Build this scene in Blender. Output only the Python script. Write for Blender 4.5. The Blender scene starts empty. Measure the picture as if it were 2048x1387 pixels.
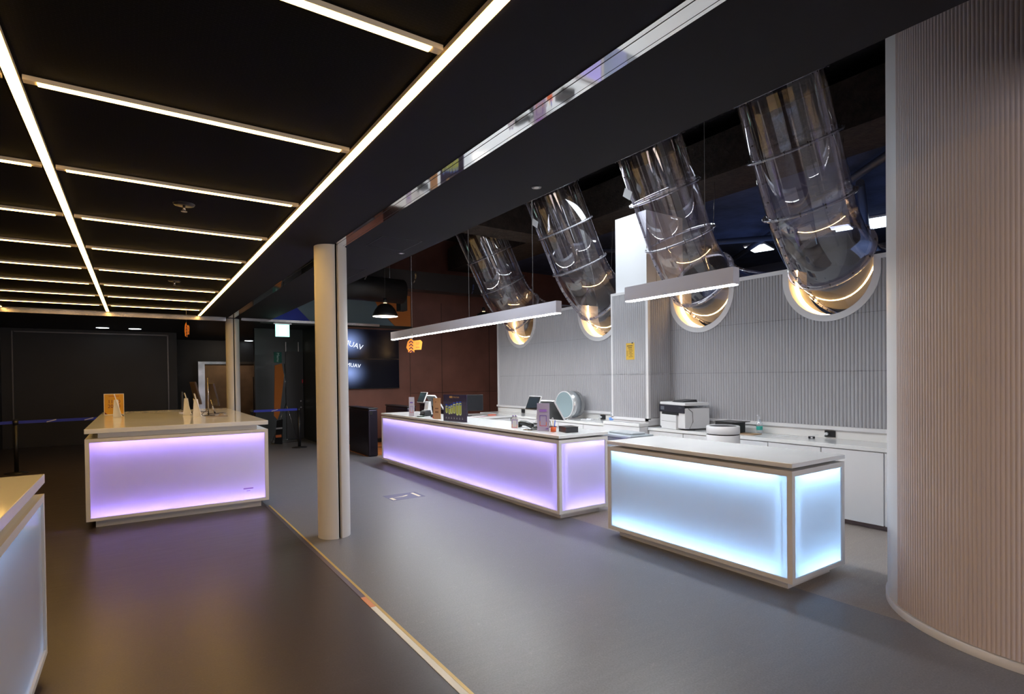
import bpy, bmesh, math, random
from mathutils import Vector, Matrix
random.seed(7)
sc = bpy.context.scene
COL = sc.collection
PI = math.pi

# ------------------------------------------------------------------ camera
F_PX, YAW, PIT, ROL, CY = 1104.88, 0.597216, -0.0110992, -0.0117925, 765.54
_c, _s = math.cos(YAW), math.sin(YAW)
F0, R0, U0 = Vector((_s, _c, 0)), Vector((_c, -_s, 0)), Vector((0, 0, 1))
FW = F0 * math.cos(PIT) + U0 * math.sin(PIT)
U1 = U0 * math.cos(PIT) - F0 * math.sin(PIT)
RT = R0 * math.cos(ROL) + U1 * math.sin(ROL)
UP = U1 * math.cos(ROL) - R0 * math.sin(ROL)
cd = bpy.data.cameras.new('camera')
cam = bpy.data.objects.new('camera', cd)
COL.objects.link(cam)
cd.sensor_fit = 'HORIZONTAL'
cd.sensor_width = 36
cd.lens = F_PX / 2048 * 36
cd.shift_y = (CY - 693.5) / 2048
cd.clip_start = 0.05
cam.matrix_world = Matrix(((RT.x, UP.x, -FW.x, 0), (RT.y, UP.y, -FW.y, 0), (RT.z, UP.z, -FW.z, 1.6), (0, 0, 0, 1)))
sc.camera = cam

# ------------------------------------------------------------------ world, exposure
w = bpy.data.worlds.new('world')
sc.world = w
w.use_nodes = True
w.node_tree.nodes['Background'].inputs[0].default_value = (0.55, 0.5, 0.62, 1)
w.node_tree.nodes['Background'].inputs[1].default_value = 0.015
vs = sc.view_settings
vs.view_transform = 'Standard'
vs.look = 'None'
vs.exposure = 0.0
vs.gamma = 1
vs.use_curve_mapping = False
sc.cycles.max_bounces = 8
sc.cycles.diffuse_bounces = 4
sc.cycles.glossy_bounces = 4
sc.cycles.transmission_bounces = 6
sc.cycles.transparent_max_bounces = 24
sc.cycles.caustics_reflective = False
sc.cycles.caustics_refractive = False
sc.cycles.sample_clamp_indirect = 4
sc.cycles.use_denoising = True


def area(name, loc, target, sx, sy, power, color):
    d = bpy.data.lights.new(name, 'AREA')
    d.shape = 'RECTANGLE'
    d.size, d.size_y, d.energy, d.color = sx, sy, power, color
    o = bpy.data.objects.new(name, d)
    COL.objects.link(o)
    o.location = loc
    o.rotation_euler = (Vector(target) - Vector(loc)).to_track_quat('-Z', 'Y').to_euler()
    return o


area('counter_fill', (4.45, 6.0, 4.3), (4.75, 6.0, 0), 0.9, 7.5, 175, (0.86, 0.94, 1.0))  # unseen fill added above the counters to whiten tops and wall
area('rear_warm_fill', (-1.6, -4.8, 1.5), (4.0, 3.0, 1.1), 3.0, 2.0, 105, (1.0, 0.84, 0.76))  # unseen warm fill added behind the camera to lift upright faces
area('door_hall_fill', (2.6, 19.0, 2.9), (2.6, 19.6, 0), .5, .5, 9, (1.0, 0.80, 0.58))  # unseen fill added to brighten the far doors
area('rear_cool_fill', (2.9, -4.5, 1.4), (3.6, 6.0, 0.9), 2.6, 2.0, 75, (0.80, 0.88, 1.0))  # unseen area light added to stand in for cool daylight behind the camera
area('back_hall_fill', (10.8, 5.5, 3.4), (10.4, 5.0, 4.8), 3.0, 5.0, 14, (0.35, 0.5, 1.0))  # unseen blue fill added, aimed up at the hall ceiling

# ------------------------------------------------------------------ materials
MATS = {}


def mat(name, col, rough=0.5, metal=0.0, spec=0.5, emit=None, es=1.0, noise=None, bump=None, coat=0.0):
    if name in MATS:
        return MATS[name]
    m = bpy.data.materials.new(name)
    m.use_nodes = True
    nt = m.node_tree
    b = nt.nodes['Principled BSDF']
    b.inputs['Base Color'].default_value = (*col, 1)
    b.inputs['Roughness'].default_value = rough
    b.inputs['Metallic'].default_value = metal
    b.inputs['Specular IOR Level'].default_value = spec
    b.inputs['Coat Weight'].default_value = coat
    b.inputs['Coat Roughness'].default_value = 0.05
    if emit:
        b.inputs['Emission Color'].default_value = (*emit, 1)
        b.inputs['Emission Strength'].default_value = es
    tc = nt.nodes.new('ShaderNodeTexCoord')
    if noise:
        sc_, amt = noise
        n = nt.nodes.new('ShaderNodeTexNoise')
        n.inputs['Scale'].default_value = sc_
        n.inputs['Detail'].default_value = 5
        nt.links.new(tc.outputs['Object'], n.inputs['Vector'])
        r = nt.nodes.new('ShaderNodeMapRange')
        r.inputs['From Min'].default_value = 0.3
        r.inputs['From Max'].default_value = 0.7
        r.inputs['To Min'].default_value = 1 - amt
        r.inputs['To Max'].default_value = 1 + amt
        nt.links.new(n.outputs['Fac'], r.inputs['Value'])
        mx = nt.nodes.new('ShaderNodeVectorMath')
        mx.operation = 'SCALE'
        mx.inputs[0].default_value = col
        nt.links.new(r.outputs['Result'], mx.inputs['Scale'])
        nt.links.new(mx.outputs['Vector'], b.inputs['Base Color'])
    if bump:
        sc_, st = bump
        n = nt.nodes.new('ShaderNodeTexNoise')
        n.inputs['Scale'].default_value = sc_
        n.inputs['Detail'].default_value = 4
        nt.links.new(tc.outputs['Object'], n.inputs['Vector'])
        bp = nt.nodes.new('ShaderNodeBump')
        bp.inputs['Strength'].default_value = st
        bp.inputs['Distance'].default_value = 0.02
        nt.links.new(n.outputs['Fac'], bp.inputs['Height'])
        nt.links.new(bp.outputs['Normal'], b.inputs['Normal'])
    MATS[name] = m
    return m


def emis(name, col, s):
    if name in MATS:
        return MATS[name]
    m = bpy.data.materials.new(name)
    m.use_nodes = True
    nt = m.node_tree
    nt.nodes.clear()
    o = nt.nodes.new('ShaderNodeOutputMaterial')
    e = nt.nodes.new('ShaderNodeEmission')
    e.inputs[0].default_value = (*col, 1)
    e.inputs[1].default_value = s
    nt.links.new(e.outputs[0], o.inputs[0])
    MATS[name] = m
    return m


def floor_mat(name, base, warmc, rough):
    m = bpy.data.materials.new(name)
    m.use_nodes = True
    nt = m.node_tree
    N, L = nt.nodes, nt.links
    b = N['Principled BSDF']
    tc = N.new('ShaderNodeTexCoord')
    mp = N.new('ShaderNodeMapping')
    mp.inputs['Scale'].default_value = (2.0, 16.0, 1)
    mp.inputs['Rotation'].default_value = (0, 0, 0.25)
    L.new(tc.outputs['Object'], mp.inputs['Vector'])
    n1 = N.new('ShaderNodeTexNoise')
    n1.inputs['Scale'].default_value = 1.4
    n1.inputs['Detail'].default_value = 8
    L.new(mp.outputs[0], n1.inputs['Vector'])
    n2 = N.new('ShaderNodeTexNoise')
    n2.inputs['Scale'].default_value = 95
    n2.inputs['Detail'].default_value = 4
    L.new(tc.outputs['Object'], n2.inputs['Vector'])
    vo = N.new('ShaderNodeTexVoronoi')
    vo.feature = 'DISTANCE_TO_EDGE'
    vo.inputs['Scale'].default_value = 9
    n3 = N.new('ShaderNodeTexNoise')
    n3.inputs['Scale'].default_value = 3
    L.new(tc.outputs['Object'], n3.inputs['Vector'])
    ad = N.new('ShaderNodeVectorMath')
    ad.operation = 'ADD'
    L.new(tc.outputs['Object'], ad.inputs[0])
    L.new(n3.outputs['Color'], ad.inputs[1])
    L.new(ad.outputs[0], vo.inputs['Vector'])
    r3 = N.new('ShaderNodeMapRange')
    r3.inputs['From Max'].default_value = 0.015
    r3.inputs['To Min'].default_value = 0.22
    r3.inputs['To Max'].default_value = 0.0
    L.new(vo.outputs['Distance'], r3.inputs['Value'])
    mx = N.new('ShaderNodeMix')
    mx.data_type = 'RGBA'
    mx.inputs['A'].default_value = (*base, 1)
    mx.inputs['B'].default_value = (*warmc, 1)
    L.new(n1.outputs['Fac'], mx.inputs['Factor'])
    hs = N.new('ShaderNodeMapRange')
    hs.inputs['From Min'].default_value = 0.3
    hs.inputs['From Max'].default_value = 0.7
    hs.inputs['To Min'].default_value = 0.86
    hs.inputs['To Max'].default_value = 1.14
    L.new(n2.outputs['Fac'], hs.inputs['Value'])
    am = N.new('ShaderNodeMath')
    am.operation = 'ADD'
    L.new(hs.outputs[0], am.inputs[0])
    L.new(r3.outputs[0], am.inputs[1])
    sm = N.new('ShaderNodeVectorMath')
    sm.operation = 'SCALE'
    L.new(mx.outputs['Result'], sm.inputs[0])
    L.new(am.outputs[0], sm.inputs['Scale'])
    L.new(sm.outputs[0], b.inputs['Base Color'])
    rr = N.new('ShaderNodeMapRange')
    rr.inputs['To Min'].default_value = rough - 0.06
    rr.inputs['To Max'].default_value = rough + 0.08
    L.new(n1.outputs['Fac'], rr.inputs['Value'])
    L.new(rr.outputs[0], b.inputs['Roughness'])
    bp = N.new('ShaderNodeBump')
    bp.inputs['Strength'].default_value = 0.12
    bp.inputs['Distance'].default_value = 0.002
    L.new(n2.outputs['Fac'], bp.inputs['Height'])
    L.new(bp.outputs[0], b.inputs['Normal'])
    return m


def mesh_ceiling_mat():
    m = bpy.data.materials.new('expanded_metal_ceiling')
    m.use_nodes = True
    nt = m.node_tree
    N, L = nt.nodes, nt.links
    b = N['Principled BSDF']
    b.inputs['Roughness'].default_value = 0.8
    b.inputs['Specular IOR Level'].default_value = 0.1
    tc = N.new('ShaderNodeTexCoord')
    br = N.new('ShaderNodeTexBrick')
    br.inputs['Scale'].default_value = 20
    br.inputs['Mortar Size'].default_value = 0.03
    br.inputs['Mortar Smooth'].default_value = 0.6
    br.inputs['Color1'].default_value = (0.0015, 0.0015, 0.0015, 1)
    br.inputs['Color2'].default_value = (0.0015, 0.0015, 0.0015, 1)
    br.inputs['Mortar'].default_value = (0.008, 0.007, 0.007, 1)
    br.inputs['Brick Width'].default_value = 0.6
    br.inputs['Row Height'].default_value = 0.3
    L.new(tc.outputs['Object'], br.inputs['Vector'])
    L.new(br.outputs['Color'], b.inputs['Base Color'])
    return m


def panel_mat(name, tint):
    """frosted acrylic: light passes from the LED strips behind it, with a glossy face"""
    m = bpy.data.materials.new(name)
    m.use_nodes = True
    nt = m.node_tree
    N, L = nt.nodes, nt.links
    N.clear()
    o = N.new('ShaderNodeOutputMaterial')
    t = N.new('ShaderNodeBsdfTranslucent')
    d = N.new('ShaderNodeBsdfDiffuse')
    g = N.new('ShaderNodeBsdfGlossy')
    t.inputs[0].default_value = (*tint, 1)
    d.inputs[0].default_value = (*tint, 1)
    g.inputs['Roughness'].default_value = 0.06
    m1 = N.new('ShaderNodeMixShader')
    m1.inputs[0].default_value = 0.45
    m2 = N.new('ShaderNodeMixShader')
    geo = N.new('ShaderNodeNewGeometry')
    dt = N.new('ShaderNodeVectorMath')
    dt.operation = 'DOT_PRODUCT'
    L.new(geo.outputs['Normal'], dt.inputs[0])
    L.new(geo.outputs['Incoming'], dt.inputs[1])
    ab = N.new('ShaderNodeMath')
    ab.operation = 'ABSOLUTE'
    L.new(dt.outputs['Value'], ab.inputs[0])
    iv = N.new('ShaderNodeMath')
    iv.operation = 'SUBTRACT'
    iv.inputs[0].default_value = 1
    L.new(ab.outputs[0], iv.inputs[1])
    pw = N.new('ShaderNodeMath')
    pw.operation = 'POWER'
    pw.inputs[1].default_value = 5.0
    L.new(iv.outputs[0], pw.inputs[0])
    fr = N.new('ShaderNodeMath')
    fr.operation = 'MULTIPLY_ADD'
    fr.inputs[1].default_value = 0.9
    fr.inputs[2].default_value = 0.045
    L.new(pw.outputs[0], fr.inputs[0])
    L.new(t.outputs[0], m1.inputs[1])
    L.new(d.outputs[0], m1.inputs[2])
    L.new(fr.outputs[0], m2.inputs[0])
    L.new(m1.outputs[0], m2.inputs[1])
    L.new(g.outputs[0], m2.inputs[2])
    L.new(m2.outputs[0], o.inputs[0])
    return m


def acrylic_mat(name, tint, amt=1.0, rough=0.03, haze=0.0):
    m = bpy.data.materials.new(name)
    m.use_nodes = True
    nt = m.node_tree
    N, L = nt.nodes, nt.links
    N.clear()
    o = N.new('ShaderNodeOutputMaterial')
    t = N.new('ShaderNodeBsdfTransparent')
    g = N.new('ShaderNodeBsdfGlossy')
    d = N.new('ShaderNodeBsdfDiffuse')
    t.inputs[0].default_value = (*tint, 1)
    g.inputs['Roughness'].default_value = rough
    g.inputs[0].default_value = (1, 1, 1, 1)
    d.inputs[0].default_value = (0.8, 0.78, 0.9, 1)
    geo = N.new('ShaderNodeNewGeometry')
    fr = N.new('ShaderNodeFresnel')
    fr.inputs[0].default_value = 1.49
    dt = N.new('ShaderNodeVectorMath')
    dt.operation = 'DOT_PRODUCT'
    L.new(geo.outputs['Normal'], dt.inputs[0])
    L.new(geo.outputs['Incoming'], dt.inputs[1])
    ab = N.new('ShaderNodeMath')
    ab.operation = 'ABSOLUTE'
    L.new(dt.outputs['Value'], ab.inputs[0])
    iv = N.new('ShaderNodeMath')
    iv.operation = 'SUBTRACT'
    iv.inputs[0].default_value = 1
    L.new(ab.outputs[0], iv.inputs[1])
    pw = N.new('ShaderNodeMath')
    pw.operation = 'POWER'
    pw.inputs[1].default_value = 3.0
    L.new(iv.outputs[0], pw.inputs[0])
    mu = N.new('ShaderNodeMath')
    mu.operation = 'MULTIPLY_ADD'
    mu.inputs[1].default_value = 0.75 * amt
    mu.inputs[2].default_value = 0.09 * amt
    L.new(pw.outputs[0], mu.inputs[0])
    m0 = N.new('ShaderNodeMixShader')
    m0.inputs[0].default_value = haze
    L.new(t.outputs[0], m0.inputs[1])
    L.new(d.outputs[0], m0.inputs[2])
    m1 = N.new('ShaderNodeMixShader')
    L.new(mu.outputs[0], m1.inputs[0])
    L.new(m0.outputs[0], m1.inputs[1])
    L.new(g.outputs[0], m1.inputs[2])
    L.new(m1.outputs[0], o.inputs[0])
    return m


M_FLOOR = floor_mat('grey_vinyl_floor', (0.132, 0.134, 0.160), (0.182, 0.184, 0.212), 0.36)
M_FLOORL = floor_mat('dark_brown_vinyl_floor', (0.052, 0.041, 0.046), (0.074, 0.060, 0.066), 0.30)
M_TAUPE = floor_mat('taupe_vinyl_floor', (0.26, 0.22, 0.20), (0.36, 0.31, 0.27), 0.45)
M_MESH = mesh_ceiling_mat()
M_CEIL = mat('black_plaster', (0.0065, 0.0055, 0.0085), 0.8, spec=0.25, noise=(1.2, 0.12))
M_OPEN = mat('black_open_ceiling', (0.012, 0.011, 0.013), 0.8, bump=(14, 0.8))
M_SPRAY = mat('sprayed_insulation', (0.022, 0.014, 0.010), 0.95, noise=(9, 0.5), bump=(30, 1.0))
M_BLUEC = mat('blue_lit_dark_ceiling', (0.035, 0.05, 0.11), 0.8, noise=(2, 0.4), bump=(8, 0.6))  # dark grey ceiling with the hall's blue light put into its colour
M_WHITE = mat('white_solid_surface', (0.80, 0.79, 0.78), 0.28)
M_TOP = mat('white_glossy_slab', (0.88, 0.89, 0.90), 0.08, spec=0.8, noise=(3, 0.02))
M_WPAINT = mat('white_paint', (0.82, 0.83, 0.86), 0.45)
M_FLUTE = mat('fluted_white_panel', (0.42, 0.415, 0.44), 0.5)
M_CWALL = mat('fluted_cream_panel', (0.70, 0.61, 0.61), 0.45)
M_TRIM = mat('white_trim', (0.74, 0.73, 0.75), 0.4)
M_BLACK = mat('black_plastic', (0.012, 0.012, 0.014), 0.35)
M_SATIN = mat('satin_black_metal', (0.02, 0.02, 0.024), 0.3)
M_SCREEN = mat('dark_screen_glass', (0.03, 0.04, 0.05), 0.08)
M_BROWN = mat('brown_wall', (0.20, 0.085, 0.065), 0.55, noise=(2, 0.15))
M_DARKW = mat('dark_wall', (0.022, 0.021, 0.026), 0.45, noise=(1.5, 0.2))
M_CHROME = mat('polished_steel', (0.90, 0.90, 0.91), 0.04, metal=1)
M_STEEL = mat('brushed_steel', (0.45, 0.42, 0.42), 0.25, metal=1, noise=(3, 0.3), bump=(2, 0.05))
M_BRASS = mat('brass_strip', (0.62, 0.44, 0.16), 0.4, metal=0.3)
M_ORANGE = mat('orange_paint', (0.62, 0.19, 0.03), 0.6)
M_TEAL = mat('grey_teal_paint', (0.16, 0.24, 0.29), 0.6)
M_BLUE = mat('royal_blue_paint', (0.02, 0.04, 0.38), 0.6)
M_FRAMEC = mat('white_counter_frame', (0.78, 0.76, 0.74), 0.35)
M_CAVITY = mat('white_cavity', (0.85, 0.85, 0.85), 0.8)
M_WARM = emis('warm_diffuser', (1.0, 0.58, 0.16), 18.0)
M_COOL = emis('white_diffuser', (0.93, 0.97, 1.0), 96.0)
M_TUBE = acrylic_mat('clear_acrylic', (0.94, 0.93, 0.98), 1.7, 0.03, 0.010)
M_FLANGE = acrylic_mat('acrylic_flange', (0.72, 0.70, 0.76), 1.3, 0.12, 0.20)
M_BOLT = mat('dark_bolt', (0.06, 0.055, 0.06), 0.4, metal=0.8)
M_LINE = mat('black_rubber', (0.01, 0.01, 0.01), 0.5)


# ------------------------------------------------------------------ mesh helpers
class MB:
    def __init__(s):
        s.b = bmesh.new()

    def quad(s, pts):
        s.b.faces.new([s.b.verts.new(p) for p in pts])

    def box(s, x0, x1, y0, y1, z0, z1):
        v = [s.b.verts.new((x, y, z)) for z in (z0, z1) for y in (y0, y1) for x in (x0, x1)]
        for f in ((0, 2, 3, 1), (4, 5, 7, 6), (0, 1, 5, 4), (2, 6, 7, 3), (0, 4, 6, 2), (1, 3, 7, 5)):
            s.b.faces.new([v[i] for i in f])
        return s

    def obox(s, c, ux, uy, uz, hx, hy, hz):
        c, ux, uy, uz = Vector(c), Vector(ux).normalized(), Vector(uy).normalized(), Vector(uz).normalized()
        v = [s.b.verts.new(c + ux * hx * i + uy * hy * j + uz * hz * k) for k in (-1, 1) for j in (-1, 1) for i in (-1, 1)]
        for f in ((0, 2, 3, 1), (4, 5, 7, 6), (0, 1, 5, 4), (2, 6, 7, 3), (0, 4, 6, 2), (1, 3, 7, 5)):
            s.b.faces.new([v[i] for i in f])
        return s

    def prism(s, pts, axis, a0, a1):
        """polygon pts (2D) extruded along axis 0,1,2 from a0 to a1"""
        def P(p, a):
            if axis == 0:
                return (a, p[0], p[1])
            if axis == 1:
                return (p[0], a, p[1])
            return (p[0], p[1], a)
        A = [s.b.verts.new(P(p, a0)) for p in pts]
        B = [s.b.verts.new(P(p, a1)) for p in pts]
        n = len(pts)
        s.b.faces.new(A)
        s.b.faces.new(B[::-1])
        for i in range(n):
            s.b.faces.new((A[i], B[i], B[(i + 1) % n], A[(i + 1) % n]))
        return s

    def cyl(s, p0, p1, r0, r1=None, n=20, cap=True):
        r1 = r0 if r1 is None else r1
        p0, p1 = Vector(p0), Vector(p1)
        t = (p1 - p0).normalized()
        a = t.orthogonal().normalized()
        b = t.cross(a)
        A = [s.b.verts.new(p0 + (a * math.cos(2 * PI * i / n) + b * math.sin(2 * PI * i / n)) * r0) for i in range(n)]
        B = [s.b.verts.new(p1 + (a * math.cos(2 * PI * i / n) + b * math.sin(2 * PI * i / n)) * r1) for i in range(n)]
        for i in range(n):
            f = s.b.faces.new((A[i], A[(i + 1) % n], B[(i + 1) % n], B[i]))
            f.smooth = n > 6
        if cap:
            s.b.faces.new(A[::-1])
            s.b.faces.new(B)
        return s

    def lathe(s, prof, c=(0, 0, 0), n=36):
        """profile (r,z) revolved about z through c"""
        rings = []
        for r, z in prof:
            rings.append([s.b.verts.new((c[0] + r * math.cos(2 * PI * i / n), c[1] + r * math.sin(2 * PI * i / n), c[2] + z)) for i in range(n)])
        for A, B in zip(rings, rings[1:]):
            for i in range(n):
                f = s.b.faces.new((A[i], A[(i + 1) % n], B[(i + 1) % n], B[i]))
                f.smooth = True
        return s

    def sweep(s, pts, r, n=8):
        pts = [Vector(p) for p in pts]
        rings = []
        for i, p in enumerate(pts):
            t = (pts[min(i + 1, len(pts) - 1)] - pts[max(i - 1, 0)]).normalized()
            a = t.cross(Vector((0, 0, 1)))
            a = a.normalized() if a.length > 1e-3 else Vector((1, 0, 0))
            b = t.cross(a)
            rings.append([s.b.verts.new(p + (a * math.cos(2 * PI * k / n) + b * math.sin(2 * PI * k / n)) * r) for k in range(n)])
        for A, B in zip(rings, rings[1:]):
            for k in range(n):
                f = s.b.faces.new((A[k], A[(k + 1) % n], B[(k + 1) % n], B[k]))
                f.smooth = True
        s.b.faces.new(rings[0][::-1])
        s.b.faces.new(rings[-1])
        return s

    def build(s, name, m, parent=None, bevel=0.0, label=None, fixn=True):
        if fixn:
            bmesh.ops.recalc_face_normals(s.b, faces=s.b.faces)
        me = bpy.data.meshes.new(name)
        s.b.to_mesh(me)
        s.b.free()
        me.materials.append(m)
        o = bpy.data.objects.new(name, me)
        COL.objects.link(o)
        if parent:
            o.parent = parent
        if bevel:
            bv = o.modifiers.new('bevel', 'BEVEL')
            bv.width = bevel
            bv.segments = 2
            bv.limit_method = 'ANGLE'
        if label:
            o['label'] = label
        return o


def thing(name, label, cat, loc=(0, 0, 0), rz=0.0, group=None):
    o = bpy.data.objects.new(name, None)
    o.empty_display_size = 0.1
    COL.objects.link(o)
    o.location = loc
    o.rotation_euler = (0, 0, rz)
    o['label'] = label
    o['category'] = cat
    if group:
        o['group'] = group
    return o


def tag(o, label, cat, group=None):
    o['label'] = label
    o['category'] = cat
    if group:
        o['group'] = group
    return o


def struct(name, mb, m, **k):
    o = mb.build(name, m, **k)
    o['kind'] = 'structure'
    return o


def dup(root, loc, label, rz=None, group=None):
    r = root.copy()
    COL.objects.link(r)
    r.location = loc
    if rz is not None:
        r.rotation_euler = (0, 0, rz)
    r['label'] = label
    if group:
        r['group'] = group
    for ch in list(root.children):
        c = ch.copy()
        COL.objects.link(c)
        c.parent = r
        for g in ch.children:
            d = g.copy()
            COL.objects.link(d)
            d.parent = c
    return r


def text(s, size, m, parent, loc, rot, name='lettering', depth=0.001, align='CENTER', label=None):
    cu = bpy.data.curves.new('t', 'FONT')
    cu.body = s
    cu.size = size
    cu.extrude = depth
    cu.align_x = align
    cu.align_y = 'CENTER'
    to = bpy.data.objects.new('t', cu)
    COL.objects.link(to)
    dg = bpy.context.evaluated_depsgraph_get()
    me = bpy.data.meshes.new_from_object(to.evaluated_get(dg))
    bpy.data.objects.remove(to)
    me.materials.clear()
    me.materials.append(m)
    o = bpy.data.objects.new(name, me)
    COL.objects.link(o)
    o.parent = parent
    o.location = loc
    o.rotation_euler = rot
    if label:
        o['label'] = label
    return o


FACE_NX = (PI / 2, 0, -PI / 2)      # text facing -x
FACE_NY = (PI / 2, 0, 0)            # text facing -y

# ================================================================== STRUCTURE
ZC = 2.94          # black ceiling height
# floors
struct('floor', MB().box(1.35, 4.05, -6, 22, -0.1, 0), M_FLOOR)
struct('floor.003', MB().box(-6, 1.35, -6, 22, -0.1, 0), M_FLOORL)
struct('floor.001', MB().box(4.05, 15, -6, 22, -0.1, 0), M_TAUPE)
struct('trim_1', MB().box(1.366, 1.386, -3, 7.55, 0.0, 0.004), M_BRASS)
struct('trim_2', MB().box(1.330, 1.366, 3.95, 7.55, 0.0, 0.003), mat('dull_metal_strip', (0.30, 0.25, 0.30), 0.3, metal=0.8))
struct('trim_14', MB().box(1.328, 1.366, -3, 3.74, 0.0, 0.003), mat('white_reflection_strip', (0.85, 0.87, 0.87), 0.3))  # bright reflection along the metal strip, painted as a white band
struct('trim_15', MB().box(1.328, 1.366, 3.74, 3.95, 0.0, 0.003), mat('orange_reflection_strip', (0.75, 0.32, 0.16), 0.35))  # orange end of that reflection, painted as well
struct('floor.002', MB().box(3.9, 8.0, 11.05, 13.35, 0.0, 0.004), mat('orange_floor', (0.55, 0.19, 0.05), 0.4, noise=(5, 0.35)))

# ceilings
struct('ceiling', MB().box(-6, 1.12, -6, 13.5, ZC + 0.02, ZC + 0.2), M_MESH)
mb = MB()
mb.box(1.12, 1.645, -6, 13.2, ZC, ZC + 0.2)
mb.box(1.765, 2.51, -6, 13.2, ZC, ZC + 0.35)
mb.box(2.51, 7.0, -6, 0.25, ZC, ZC + 0.35)  # unseen slab added to keep rear fill off the curved wall's top
mb.box(1.645, 1.765, -6, 13.2, ZC + 0.045, ZC + 0.2)
struct('ceiling.001', mb, M_CEIL)
struct('ceiling.002', MB().box(-6, 15, 13.45, 22, ZC, ZC + 0.3), M_DARKW)
struct('ceiling.003', MB().box(2.3, 8.4, -6, 14, 5.3, 5.5), M_OPEN)
struct('ceiling.004', MB().box(7.9, 15, -6, 14, 4.7, 4.9), M_BLUEC)
# access panel outlines in the black ceiling
mb = MB()
for x0, x1, y0, y1 in ((1.94, 2.34, 4.98, 5.45), (1.9, 2.35, 6.6, 7.3)):
    for q in ((x0, x1, y0, y0 + .006), (x0, x1, y1, y1 + .006), (x0, x0 + .006, y0, y1), (x1, x1 + .006, y0, y1)):
        mb.box(*q, ZC - 0.002, ZC + 0.001)
struct('trim_3', mb, M_LINE)

# polished track in the ceiling
struct('trim_4', MB().box(1.645, 1.668, -5, 13.15, ZC - 0.004, ZC + .04).box(1.674, 1.742, -5, 13.15, ZC - 0.004, ZC + .04).box(1.746, 1.765, -5, 13.15, ZC - 0.004, ZC + .04), M_CHROME)
struct('trim_5', MB().box(1.668, 1.674, -5, 13.15, ZC - 0.001, ZC + 0.03).box(1.742, 1.746, -5, 13.15, ZC - 0.001, ZC + 0.03), M_LINE)
# far track across the hall
mb = MB()
mb.box(-2.1, 1.6, 13.15, 13.22, 2.86, ZC)
mb.box(1.9, 5.0, 13.15, 13.20, 2.885, ZC)
struct('trim_6', mb, M_STEEL)

# walls
struct('wall_left', MB().box(-2.9, -2.7, -6, 22, 0, 3), M_DARKW)
struct('wall_back', MB().box(-2.9, 0.95, 18.0, 18.2, 0, ZC), mat('black_shutter', (0.022, 0.022, 0.028), 0.5, noise=(0.8, 0.25)))
mb = MB()
for q in ((-2.45, 0.74, 2.84, 2.87), (0.72, 0.75, 0.0, 2.87), (-2.5, -2.47, 0.0, 2.87)):
    mb.box(q[0], q[1], 17.96, 18.0, q[2], q[3])
struct('trim_7', mb, mat('dark_steel_frame', (0.10, 0.095, 0.10), 0.35, metal=.8))
struct('wall_end', MB().box(0.95, 15, 21.0, 21.2, 0, ZC), M_DARKW)
struct('wall_far', MB().box(3.9, 12.0, 13.35, 13.55, 0.06, 5.3), M_BROWN)
struct('baseboard_far', MB().box(3.9, 12.0, 13.335, 13.36, 0.0, 0.10), M_LINE)
mb = MB()
for x in (5.88, 6.80, 8.3):
    mb.box(x, x + .008, 13.344, 13.352, 0.1, 3.6)
mb.box(5.9, 8.6, 13.344, 13.352, 1.20, 1.208)
struct('trim_8', mb, M_LINE)
mb = MB()
mb.box(3.75, 3.9, 13.3, 15.6, 0, ZC)
mb.box(2.55, 3.9, 15.6, 15.75, 0, ZC)
struct('wall_side', mb, mat('dark_green_wall', (0.016, 0.022, 0.023), 0.35))
mb = MB()
for x in (3.30, 3.62):
    mb.box(x, x + 0.02, 15.57, 15.6, 0.0, 2.6)
struct('trim_9', mb, M_STEEL)
d = struct('door_1', MB().box(3.30, 3.74, 15.55, 15.585, 0.02, 2.35), mat('dark_door', (0.012, 0.009, 0.009), 0.4))
MB().cyl((3.66, 15.5, 1.02), (3.66, 15.55, 1.02), 0.02, n=12).build('handle', M_STEEL, d)
MB().cyl((3.66, 15.5, 0.85), (3.66, 15.55, 0.85), 0.02, n=12).build('handle', M_STEEL, d)
MB().box(3.70, 3.735, 15.54, 15.55, 1.50, 1.6).build('sticker', mat('red_sticker', (0.5, 0.03, 0.05), 0.5), d)

# steel framed doors at the far end
mb = MB()
mb.box(1.62, 1.80, 19.95, 20.1, 0, 2.2)
mb.box(1.80, 3.45, 19.95, 20.1, 2.12, 2.2)
mb.box(3.38, 3.45, 19.95, 20.1, 0, 2.2)
struct('door_2', mb, M_STEEL)
d = struct('door_3', MB().box(1.8, 2.55, 20.0, 20.06, 0, 2.12), mat('bronze_door', (0.32, 0.2, 0.11), 0.45, noise=(2, 0.3)))
MB().box(2.44, 2.48, 19.93, 20.0, 0.95, 1.15).build('door_handle', M_STEEL, d)
d = struct('door_4', MB().box(2.56, 3.38, 20.0, 20.06, 0, 2.12), mat('bronze_door2', (0.2, 0.13, 0.09), 0.35, noise=(1.4, 0.5)))
MB().box(3.20, 3.24, 19.92, 20.0, 0.6, 1.7).build('door_handle', M_BLACK, d)
struct('wall_steel_pilaster', MB().box(2.84, 3.06, 16.0, 16.2, 0, 2.1), M_STEEL)

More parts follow.
